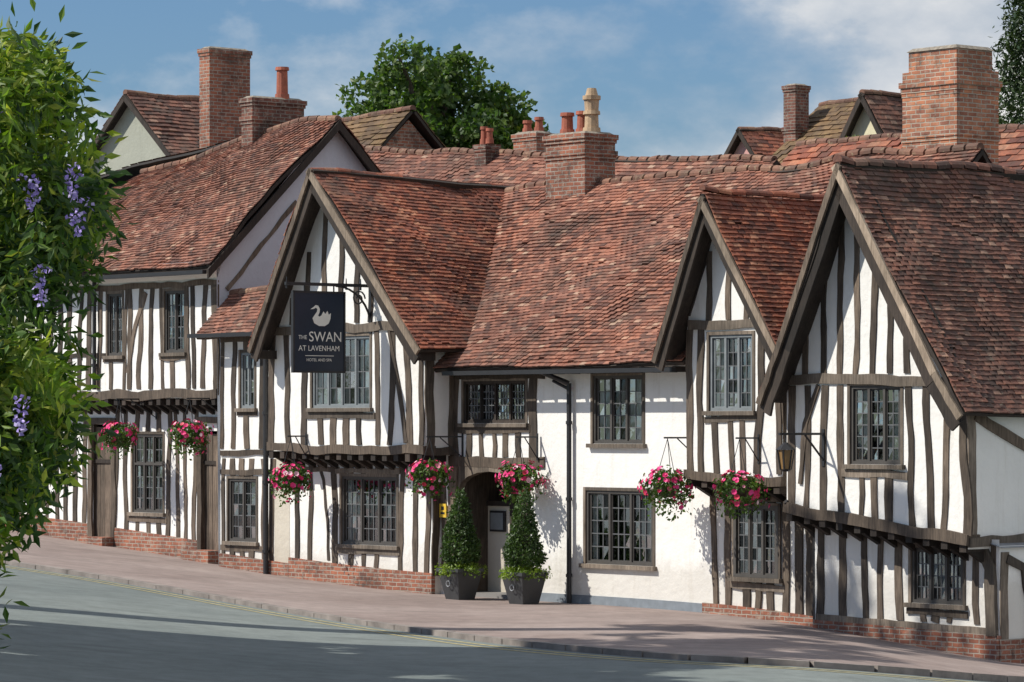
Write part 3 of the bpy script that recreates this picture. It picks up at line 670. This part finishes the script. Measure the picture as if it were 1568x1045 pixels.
X=ridge_house('red_roofed_house',-19,-3.2,9,9.85,3.6,3.2,M_t1,M_bk,.12,.2,8.72)
chimney(X,-11.7,-10.9,9.0,9.5,8.6,9.75,M_bk,((.1,.04),),((-11.5,9.25,.1,.25,M_terr),(-11.1,9.25,.1,.3,M_terr)))
chimney(X,-12.6,-12.2,8.6,9.0,8.6,9.55,M_bkd,((.1,.03),),((-12.5,8.8,.08,.35,M_terr),(-12.3,8.8,.08,.3,M_terr)),False); X.done()
ridge_house('lichen_roofed_house',-23.2,-19.1,12,10.87,3.5,3.1,M_ty,M_bk).done()
ridge_house('tile_roofed_cottage',-5.6,2.5,12,9.25,3,2.6,M_t2,M_bk).done()
gable_house('pink_cottage',-29.5,1.8,33.3,36.0,12.35,1.25,M_t2,M_pink).done()
ridge_house('mossy_roofed_cottage',-17.9,-15.6,25,11.8,2.2,1.9,M_ty,M_bk).done()
gable_house('cream_cottage',-13.2,2.0,22,25,11.6,1.5,M_t3,M_cream).done()
X=Obj('brick_chimney_stack'); chimney(X,-18.0,-17.55,23.7,24.2,2,12.2,M_bkd,((.1,.04),(1.2,.04))); X.done()

# ============================================================ hanging sign
S_=Obj('hanging_inn_sign')
us=-4.45
M_navy=flat('navy_sign_paint',(.012,.022,.042),.4,0,.1); M_let=flat('cream_lettering',(.78,.76,.70),.6,0,.05)
S_.box('sign_board',M_navy,us-.025,us+.025,-2.55,-1.38,4.22,5.70)
for (v0,v1,z0,z1) in ((-2.58,-1.35,5.70,5.74),(-2.58,-1.35,4.18,4.22),(-2.59,-2.55,4.18,5.74),(-1.38,-1.34,4.18,5.74)): S_.box('sign_rim',M_ld,us-.035,us+.035,v0,v1,z0,z1)
S_.box('bracket_arm',M_ld,us-.03,us+.03,-2.75,-.68,5.84,5.90)
for v in (-2.3,-1.6): S_.cyl('hanger',M_ld,(us,v,5.72),(us,v,5.85),.015,.015,6)
pr=None
for k in range(9):
    t=k/8*math.pi/2; q=(us,-.70-.85*(1-math.cos(t)),5.05+.8*math.sin(t))
    if pr: S_.cyl('scroll_bracket',M_ld,pr,q,.022,.022,6)
    pr=q
pr=None
for k in range(20):
    t=k/19*math.pi*3; r=.16*(1-k/26); q=(us,-1.0+r*math.cos(t),5.62+r*math.sin(t))
    if pr: S_.cyl('scroll_bracket',M_ld,pr,q,.016,.016,6)
    pr=q
S_.box('wall_plate',M_ld,us-.04,us+.04,-.73,-.69,4.95,5.98)
for v in (-2.72,-1.3,-.95): S_.cyl('finial',M_ld,(us,v,5.78),(us,v,6.0),.02,.008,6)
sw=[(-.20,.02),(-.16,-.07),(-.05,-.12),(.08,-.12),(.17,-.07),(.21,.02),(.22,.12),(.17,.09),(.14,.16),(.09,.10),(.05,.15),(.0,.07),(-.05,.05),(-.07,.07),(-.04,.13),(-.03,.19),(-.07,.25),(-.13,.26),(-.18,.22),(-.25,.18),(-.17,.19),(-.12,.21),(-.09,.19),(-.10,.14),(-.15,.08)]
S_.poly('swan_emblem',M_let,[(us+.0285,-1.92+x*1.05,5.20+y*1.05) for x,y in sw])
S_.poly('painted_line',M_let,[(us+.0285,-2.3,4.50),(us+.0285,-1.62,4.50),(us+.0285,-1.62,4.512),(us+.0285,-2.3,4.512)])
S_.done()
def text(parent,body,size,loc,m,name):
    c=bpy.data.curves.new(name,'FONT'); c.body=body; c.size=size; c.align_x='CENTER'; c.extrude=.001
    o=bpy.data.objects.new(name,c); c.materials.append(m); scene.collection.objects.link(o); o.parent=parent
    o.matrix_local=Matrix(((0,0,1,loc[0]),(1,0,0,loc[1]),(0,1,0,loc[2]),(0,0,0,1)))
text(S_.root,'SWAN',.27,(us+.0285,-1.82,4.78),M_let,'lettering')
text(S_.root,'THE',.11,(us+.0285,-2.36,4.82),M_let,'lettering')
text(S_.root,'AT LAVENHAM',.145,(us+.0285,-1.97,4.60),M_let,'lettering')
text(S_.root,'HOTEL AND SPA',.08,(us+.0285,-1.97,4.40),M_let,'lettering')

X=Obj('yellow_notice_sign'); X.box('panel',flat('yellow_enamel',(.75,.50,.05),.4),-3.14,-2.94,-.06,-.03,1.42,1.68); X.box('panel_text',M_ld,-3.10,-2.98,-.064,-.0601,1.48,1.52);X.box('panel_text',M_ld,-3.08,-3.0,-.064,-.0601,1.56,1.63); X.done()

X=Obj('wall_lantern'); u=7.87
X.box('bracket_arm',M_ld,u-.02,u+.02,-1.75,-.70,3.02,3.06); X.cyl('brace',M_ld,(u,-.72,2.6),(u,-1.15,3.02),.018,.018,6)
X.box('wall_plate',M_ld,u-.03,u+.03,-.735,-.70,2.5,3.12)
v=-1.6; X.cyl('hanger',M_ld,(u,v,2.88),(u,v,3.03),.012,.012,6); X.cyl('lantern_roof',M_ld,(u,v,2.78),(u,v,2.90),.17,.03,6)
X.cyl('lantern_glass',flat('amber_lantern_glass',(.25,.15,.06),.2),(u,v,2.46),(u,v,2.775),.085,.135,6)
for k in range(6):
    t=2*math.pi*k/6; X.cyl('lantern_frame',M_ld,(u+.09*math.cos(t),v+.09*math.sin(t),2.45),(u+.145*math.cos(t),v+.145*math.sin(t),2.78),.014,.014,4)
X.cyl('lantern_base',M_ld,(u,v,2.42),(u,v,2.46),.06,.10,6); X.done()

# ============================================================ foliage helper
def leaf(V,F,c,s,rnd,droop=0.,asp=.5,dirv=None):
    d=dirv or Vector((rnd.gauss(0,1),rnd.gauss(0,1),rnd.gauss(0,1)-droop))
    if d.length<1e-4: d=Vector((0,0,1))
    d=d.normalized(); n=Vector((rnd.gauss(0,1),rnd.gauss(0,1),rnd.gauss(0,1)))
    b=d.cross(n)
    if b.length<1e-4: b=d.orthogonal()
    b=b.normalized()*s*asp*.5; d=d*s; k=len(V)
    nn=d.cross(b).normalized()*s*.08
    V.extend([tuple(c),tuple(c+d*.45+b+nn),tuple(c+d),tuple(c+d*.45-b+nn)]); F.append((k,k+1,k+2,k+3))
def basket(u,v,z,r,wallv,zarm,seed):
    rn=random.Random(seed); X=Obj('hanging_flower_basket',W(u,v,z)); r*=1.06
    V,F,_=X.g('foliage',M_bg)
    def shp(d): return r*(1+.45*noise.noise(d*1.9+Vector((seed*5,0,0))))
    for i in range(1200):
        d=Vector((rn.gauss(0,1),rn.gauss(0,1),rn.gauss(0,1))).normalized()
        rr=shp(d)*(.62+.45*rn.random())
        p=Vector((d.x*rr,d.y*rr,d.z*rr*.70)); 
        if d.z<.1 and rn.random()<.3: p.z-=.28*rn.random()
        leaf(V,F,p,.072*rn.uniform(.6,1.4),rn,.6,.6)
    V,F,_=X.g('flowers',M_fl)
    for i in range(240):
        d=Vector((rn.gauss(0,1),rn.gauss(0,1),rn.gauss(0.3,.8))).normalized()
        if noise.noise(d*2.6+Vector((seed*3,1,0)))<-.10: continue
        rr=shp(d)*(1.0+.14*rn.random()); c=Vector((d.x*rr,d.y*rr,d.z*rr*.70))
        if rn.random()<.15: c.z-=.2
        a=d.orthogonal().normalized(); b=d.cross(a); s=.040*rn.uniform(.6,1.35); k=len(V)
        V.append(tuple(c-d*.012)); 
        for q in range(6):
            t=2*math.pi*q/6; V.append(tuple(c+(a*math.cos(t)+b*math.sin(t))*s+d*.006))
        for q in range(6): F.append((k,k+1+q,k+1+(q+1)%6))
    X.cyl('basket_liner',M_bark,(0,0,-r*.45),(0,0,.02),r*.25,r*.6,10)
    for k in range(3):
        t=2*math.pi*k/3; X.cyl('chain',M_ld,(r*.55*math.cos(t),r*.55*math.sin(t),0),(0,0,zarm-z),.006,.006,4)
    X.box('bracket_arm',M_ld,-.014,.014,-.08,wallv-v,zarm-z,zarm-z+.03)
    X.cyl('bracket_brace',M_ld,(0,wallv-v-.01,zarm-z-.38),(0,(wallv-v)*.3,zarm-z),.012,.012,5)
    X.box('bracket_plate',M_ld,-.02,.02,wallv-v-.02,wallv-v-.001,zarm-z-.42,zarm-z+.08)
    X.done()
basket(-6.50,-1.10,2.14,.36,-.72,2.95,1); basket(-2.50,-.80,2.26,.36,.0,2.95,2); basket(-.25,-.50,2.20,.37,-.05,2.95,3)
basket(4.12,-.80,2.12,.41,-.02,2.95,4); basket(6.12,-.98,2.10,.39,-.52,2.95,5)
basket(-13.35,-.55,2.98,.32,.40,3.72,6); basket(-10.75,-.55,3.0,.36,.40,3.72,7)
M_p=flat('planter_grey',(.045,.047,.05),.5)
def topiary(u,v,seed):
    rn=random.Random(seed); z0=zwall(u,v); X=Obj('topiary_planter',W(u,v,z0))
    h=.56; a=.19;b=.30
    vs=[(-a,-a,0),(a,-a,0),(a,a,0),(-a,a,0),(-b,-b,h),(b,-b,h),(b,b,h),(-b,b,h)]
    X.mesh('planter',M_p,vs,BF); X.box('planter_rim',M_p,-b-.02,b+.02,-b-.02,b+.02,h-.04,h+.02)
    pr=None
    for k in range(9):
        t=2*math.pi*k/8; q=(.055*math.cos(t),-.29,h-.26+.055*math.sin(t))
        if pr: X.cyl('ring_handle',M_lead,pr,q,.01,.01,5)
        pr=q
    X.cyl('stem',M_bark,(0,0,h),(0,0,1.7),.03,.02,6)
    V,F,_=X.g('clipped_cone',M_bx)
    H=1.42; zb=h+.12
    for i in range(5200):
        t=1-math.sqrt(rn.random())*.98; t=max(0,min(1,t)); th=rn.uniform(0,2*math.pi)
        rad=(.33*(1-t)**.72+.035)*(1+.26*noise.noise(Vector((math.cos(th)*1.8,math.sin(th)*1.8,t*6+seed))))
        if t<.12: rad*=.75+t*2
        rr=rad*(.74+.32*rn.random())
        leaf(V,F,Vector((rr*math.cos(th),rr*math.sin(th),zb+t*H)),.052*rn.uniform(.6,1.6),rn,0,.6)
    V,F,_=X.g('trailing_plants',M_lime)
    for i in range(1400):
        th=rn.uniform(0,2*math.pi); rr=.44*math.sqrt(rn.random())*(1+.2*math.sin(th*5+seed))
        leaf(V,F,Vector((rr*math.cos(th),rr*math.sin(th),h+.02+.15*rn.random()*(1-rr)-(.14*rn.random() if rr>.3 else 0))),.05*rn.uniform(.7,1.4),rn,.3,.6)
    X.done()
topiary(-1.48,-.9,21); topiary(.36,-.9,22)

# ============================================================ trees
def limb(X,p,q,r0,r1,rn,part='trunk'):
    P=Vector(p);Q=Vector(q);pts=[P.lerp(Q,k/4)+Vector((rn.uniform(-1,1),rn.uniform(-1,1),0))*.04*(Q-P).length*(0 if k in(0,4) else 1) for k in range(5)]
    for k in range(4): X.cyl(part,M_bark,pts[k],pts[k+1],r0+(r1-r0)*k/4,r0+(r1-r0)*(k+1)/4,8,False)
def tree(name,loc,h,cz,rx,rz,seed,m,nclump=60,nleaf=170,ls=.2,spread=.82):
    rn=random.Random(seed); X=Obj(name,loc,0)
    limb(X,(0,0,-.5),(0,0,cz-rz*.3),h*.028,h*.016,rn)
    V,F,_=X.g('crown',m)
    for c in range(nclump):
        d=Vector((rn.gauss(0,1),rn.gauss(0,1),rn.gauss(0,1))).normalized(); rr=(rn.random()**.4)*spread*(1+.3*noise.noise(d*1.7+Vector((seed,2,3))))
        C_=Vector((d.x*rx*rr,d.y*rx*rr,cz+d.z*rz*rr)); cr=rx*rn.uniform(.13,.28)
        if c%5==0: limb(X,(0,0,cz-rz*.4),C_,h*.010,h*.003,rn,'limbs')
        for i in range(nleaf):
            e=Vector((rn.gauss(0,1),rn.gauss(0,1),rn.gauss(.2,1))).normalized(); q=cr*(.5+.6*rn.random())
            p=C_+Vector((e.x*q,e.y*q,e.z*q*.7)); leaf(V,F,p,ls*rn.uniform(.6,1.4),rn,.2,.75)
    X.done()
tree('oak_tree',(-2.3,112,0),15,12.4,3.15,2.75,5,M_lf,100,180,.20,.84)
tree('oak_tree',(.0,112,0),14,12.2,1.35,1.0,6,foliage('lighter_oak_leaves',[(0,(.10,.15,.02)),(1,(.24,.27,.05))],.6,.5),34,150,.17)
tree('garden_tree',(8.9,88,0),10,9.7,1.5,.7,8,foliage('ivy_leaves',[(0,(.08,.11,.025)),(1,(.16,.19,.05))],.8),30,110,.14)
rn=random.Random(9); X=Obj('conifer_tree',(13.15,90,0),0); limb(X,(0,0,-1),(0,0,15.5),.3,.05,rn)
V,F,_=X.g('crown',M_cf)
for i in range(1100):
    t=rn.random()**.7; z=4+11.6*(1-t)+.2; th=rn.uniform(0,2*math.pi); rad=(.25+2.1*t)*(1+.25*rn.random())
    end=Vector((rad*math.cos(th),rad*math.sin(th),z-.25*rad))
    for k in range(26):
        s=.35+.65*rn.random(); leaf(V,F,Vector((end.x*s,end.y*s,z-.25*rad*s))+Vector((rn.gauss(0,.09),rn.gauss(0,.09),rn.gauss(0,.09))),.16*rn.uniform(.6,1.4),rn,.4,.35,)
X.done()

# ---- wisteria (foreground left)
# silhouette of the plant in metres: (height, right-hand extent)
prof_m=[(1.45,-2.86),(1.75,-2.84),(2.06,-2.77),(2.28,-2.80),(2.47,-2.84),(2.65,-2.74),(2.80,-2.60),(3.02,-2.38),(3.16,-2.30),(3.35,-2.33),(3.53,-2.38),(3.82,-2.40),(4.08,-2.32),(4.23,-2.26),(4.33,-2.18),(4.52,-2.15),(4.77,-2.20),(4.96,-2.28),(5.08,-2.36),(5.21,-2.33),(5.36,-2.50),(5.46,-2.68),(5.53,-2.85)]
def ext(z): 
    for i in range(len(prof_m)-1):
        if prof_m[i][0]<=z<=prof_m[i+1][0]:
            t=(z-prof_m[i][0])/(prof_m[i+1][0]-prof_m[i][0]); return prof_m[i][1]*(1-t)+prof_m[i+1][1]*t
    return -2.95
X=Obj('wisteria_plant',(0,20,0),0); rn=random.Random(77)
limb(X,(-3.6,.2,-.3),(-3.3,.3,2.2),.09,.06,rn); limb(X,(-3.3,.3,2.2),(-3.0,.2,4.8),.06,.03,rn); limb(X,(-3.2,.3,3.0),(-2.7,0,4.3),.03,.01,rn)
G1=X.g('leaves',M_wl); G2=X.g('young_lit_leaves',M_wy)
def compound(p,d,n,ls,young_lit):
    V,F,_=G2 if young_lit else G1
    side=d.cross(Vector((rn.gauss(0,.4),-1,rn.gauss(0,.4)))).normalized()
    for k in range(n):
        q=p+d*(.045*k)+Vector((0,0,-.004*k*k))
        for sgn in (1,-1):
            dv=(side*sgn+d*.5+Vector((0,0,-.25))+Vector((rn.gauss(0,.15),rn.gauss(0,.15),rn.gauss(0,.15)))).normalized()
            leaf(V,F,q,ls*rn.uniform(.75,1.2),rn,0,.36,dv)
    leaf(V,F,p+d*(.045*n),ls*1.2,rn,0,.36,d)
cnt=0
while cnt<2500:
    z=rn.uniform(1.3,5.40); e=ext(z)
    x=e-.12-abs(rn.gauss(0,.42)) if rn.random()<.75 else rn.uniform(-3.6,e-.1)
    if x<-3.6: continue
    y=rn.uniform(-.6,.6)
    nz=noise.noise(Vector((x*3.2,y*2.5,z*3.0)))
    if nz<-.06 and rn.random()<.88: continue
    if y<0 and rn.random()<.35 and nz<.1: continue
    p=Vector((x-.10,y,z+.02)); d=Vector((rn.gauss(.15,.6),rn.gauss(-.2,.5),rn.gauss(-.35,.45))).normalized()
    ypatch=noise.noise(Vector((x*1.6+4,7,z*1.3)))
    young_lit=rn.random()<(.75 if z>4.55 and y<.2 else (.8 if ypatch>.22 else .10))  # high front leaves mostly take the brighter green, sunlight painted as leaf colour
    compound(p,d,rn.choice((4,5,6)),.09,young_lit); cnt+=1
V,F,_=X.g('blossom',M_wf)
for (x,z) in ((-2.60,4.55),(-2.88,3.93),(-2.80,2.98),(-2.35,4.42),(-2.38,4.62),(-2.55,4.05),(-2.66,3.35),(-2.82,4.9)):
    y=-.68
    for i in range(60):
        t=rn.random(); leaf(V,F,Vector((x+rn.gauss(0,.032*(1-t)+.006),y+rn.gauss(0,.03),z-.20*t)),.030,rn,0,.8)
X.done()

# ============================================================ ground, road, pavement
def sheet(name,m,xs,rows):
    V=[];F=[]
    n=len(rows(xs[0]))
    for x in xs: V.extend(rows(x))
    for i in range(len(xs)-1):
        for j in range(n-1):
            a=i*n+j; F.append((a,a+n,a+n+1,a+1))
    me=bpy.data.meshes.new(name); me.from_pydata(V,[],F); me.materials.append(m); o=bpy.data.objects.new(name,me); scene.collection.objects.link(o); return o
def groundmat(name,c,c2,sp,rough=.9,big=.25):
    m,nt,b=mat(name); v=coords(nt)
    col=mix(nt,ramp(nt,noi(nt,v,big,6,.65),[(.35,0.),(.65,1.)]),c,c2)
    n2=noi(nt,v,60,3,.7); col=mix(nt,1.,col,ramp(nt,n2,[(.3,(1-sp,)*3),(.7,(1+sp,)*3)]),'MULTIPLY')
    n3=noi(nt,v,2.2,6,.7); col=mix(nt,1.,col,ramp(nt,n3,[(.35,(.80,.80,.80)),(.62,(1.07,1.07,1.07))]),'MULTIPLY')
    n4=noi(nt,coords(nt,(.35,1.6,1)),.8,6,.7); col=mix(nt,ramp(nt,n4,[(.56,0.),(.68,.4)]),col,tuple(x*.55 for x in c))
    L(nt,col,b.inputs['Base Color']); b.inputs['Roughness'].default_value=rough; bump(nt,b,n2,.4,.01); return m
M_gr=groundmat('grass_ground',(.05,.08,.02),(.08,.10,.03),.3); M_rd=groundmat('worn_asphalt',(.135,.160,.155),(.19,.215,.205),.12,.85,.12)
M_pv=groundmat('paving_asphalt',(.245,.188,.168),(.33,.265,.24),.10,.9,.3); M_kb=flat('kerb_stone',(.23,.20,.18),.85,0,.35,3)
xs=[-3000,-400,-60]+[-40+.5*i for i in range(161)]+[60,400,3000]
sheet('ground',M_gr,xs,lambda x:[(x,y,zg(x)-.14) for y in (-3000,-300,-20,20,60,100,140,400,3000)])
xr=[-40+.4*i for i in range(201)]
sheet('road',M_rd,xr,lambda x:[(x,ky(x)-.15-t,zg(x)-.08) for t in (0,1,2,4,8,14,24,40,70)])
sheet('pavement',M_pv,xr,lambda x:[(x,ky(x)+t,zg(x)) for t in (0,1,2,5,10,16,24,40)])
K=Obj('kerb',(0,0,0),0)
x=-30.
while x<30:
    dx=.9/math.hypot(1,(ky(x+.1)-ky(x))/.1); x2=x+dx
    g=.006
    a=Vector((x+g,ky(x)));b=Vector((x2-g,ky(x2))); t=(b-a).normalized(); nn=Vector((t.y,-t.x))*.15
    h=R.uniform(-.004,.006)
    P=[(a.x,a.y+.01),(b.x,b.y+.01),(b.x+nn.x,b.y+nn.y),(a.x+nn.x,a.y+nn.y)]
    zs=[zg(a.x),zg(b.x),zg(b.x),zg(a.x)]
    vs=[(p[0],p[1],z-.2) for p,z in zip(P,zs)]+[(p[0],p[1],z+.006+h) for p,z in zip(P,zs)]
    K.mesh('kerb_stones',M_kb,vs,BF); x=x2
K.done()
M_yl=flat('worn_yellow_paint',(.42,.36,.17),.8,0,.4,8)
def line(off,w,name):
    V=[];F=[]
    xs2=[-30+.3*i for i in range(200)]
    for x in xs2:
        t=Vector((1,(ky(x+.05)-ky(x-.05))/.1)).normalized(); nn=Vector((t.y,-t.x)); p=Vector((x,ky(x)))
        for o in (off,off+w): q=p+nn*o; V.append((q.x,q.y,zg(q.x)-.075))
    for i in range(len(xs2)-1): F.append((2*i,2*i+1,2*i+3,2*i+2))
    me=bpy.data.meshes.new(name); me.from_pydata(V,[],F); me.materials.append(M_yl); return me
yr=bpy.data.objects.new('yellow_road_lines',None); scene.collection.objects.link(yr)
for i,o in enumerate((.45,.75)):
    ob=bpy.data.objects.new('line_%d'%(i+1),line(o,.08,'yellow_line')); ob.parent=yr; scene.collection.objects.link(ob)

# unseen trees added left of the road to cast shade over the carriageway
G_l=foliage('shade_tree_leaves',[(0,(.04,.085,.018)),(1,(.11,.17,.04))],.5,.3)
for i,(x,y,cz,rx,rz,sd_) in enumerate(((-11.8,37.5,7.8,3.4,4.8,31),(-11.6,42.5,8.6,3.6,5.6,32),(-11.7,47.8,8.8,3.6,5.6,33))):
    tree('added_shade_tree',(x,y,.7),cz*1.5,cz,rx,rz,sd_,G_l,110,90,.46,.95)
tree('added_shade_tree',(-11.2,51.0,.7),17,14.2,2.4,2.6,35,G_l,26,60,.36,1.0)
tree('added_shade_tree',(-11.0,54.5,.7),19,16.8,2.4,2.3,36,G_l,22,55,.34,1.0)

# ============================================================ world, sun, camera
sd=Vector((-.676,-.135,.72)).normalized()
el=math.asin(sd.z)
w=bpy.data.worlds.new('World'); scene.world=w; w.use_nodes=True; nt=w.node_tree
bg=nt.nodes['Background']; bg.inputs['Strength'].default_value=.105
sk=N(nt,'ShaderNodeTexSky',sky_type='NISHITA'); sk.sun_disc=False; sk.sun_elevation=el; sk.sun_rotation=math.atan2(sd.x,sd.y)%(2*math.pi)
sk.air_density=1.0; sk.dust_density=.6; sk.ozone_density=2.0
tint=mix(nt,1.,sk.outputs[0],(.52,.68,.88),'MULTIPLY')
tc=N(nt,'ShaderNodeTexCoord'); mp=N(nt,'ShaderNodeMapping'); mp.inputs['Scale'].default_value=(1,1,1.7); mp.inputs['Location'].default_value=(.47,.1,.20)
L(nt,tc.outputs['Generated'],mp.inputs['Vector'])
n1=noi(nt,mp.outputs[0],13,8,.56); n2=noi(nt,mp.outputs[0],5.5,4,.5)
cf=mix(nt,.5,n1,n2)
# cloud bank is denser towards the east (world +X)
sx=N(nt,'ShaderNodeSeparateXYZ'); L(nt,tc.outputs['Generated'],sx.inputs[0])
am=N(nt,'ShaderNodeMath',operation='MULTIPLY_ADD'); L(nt,sx.outputs[0],am.inputs[0]); am.inputs[1].default_value=.75; am.inputs[2].default_value=.0; am.use_clamp=False
mn=N(nt,'ShaderNodeMath',operation='MINIMUM'); L(nt,am.outputs[0],mn.inputs[0]); mn.inputs[1].default_value=.09
mx=N(nt,'ShaderNodeMath',operation='MAXIMUM'); L(nt,mn.outputs[0],mx.inputs[0]); mx.inputs[1].default_value=-.03
ad=N(nt,'ShaderNodeMath',operation='ADD'); L(nt,cf,ad.inputs[0]); L(nt,mx.outputs[0],ad.inputs[1])
cl=ramp(nt,ad.outputs[0],[(.45,0.),(.51,.40),(.555,.9),(.63,1.)])
cc=ramp(nt,n1,[(.36,(4.3,4.9,5.7)),(.50,(6.2,6.5,6.9)),(.62,(8.4,8.3,8.1))])
col=mix(nt,cl,tint,cc)
L(nt,col,bg.inputs['Color'])
sl=bpy.data.lights.new('sun','SUN'); sl.energy=5.0; sl.angle=math.radians(.53); sl.color=(1,.95,.86)
so=bpy.data.objects.new('sun',sl); scene.collection.objects.link(so); so.rotation_euler=sd.to_track_quat('Z','Y').to_euler(); so.location=(-20,0,40)
cam=bpy.data.cameras.new('camera'); co=bpy.data.objects.new('camera',cam); scene.collection.objects.link(co)
co.location=(0,0,3.2); co.rotation_euler=(math.pi/2,0,0); cam.sensor_width=36; cam.lens=36*5468/1568; cam.shift_y=(650-522.5)/1568
cam.clip_start=.5; cam.clip_end=8000; scene.camera=co
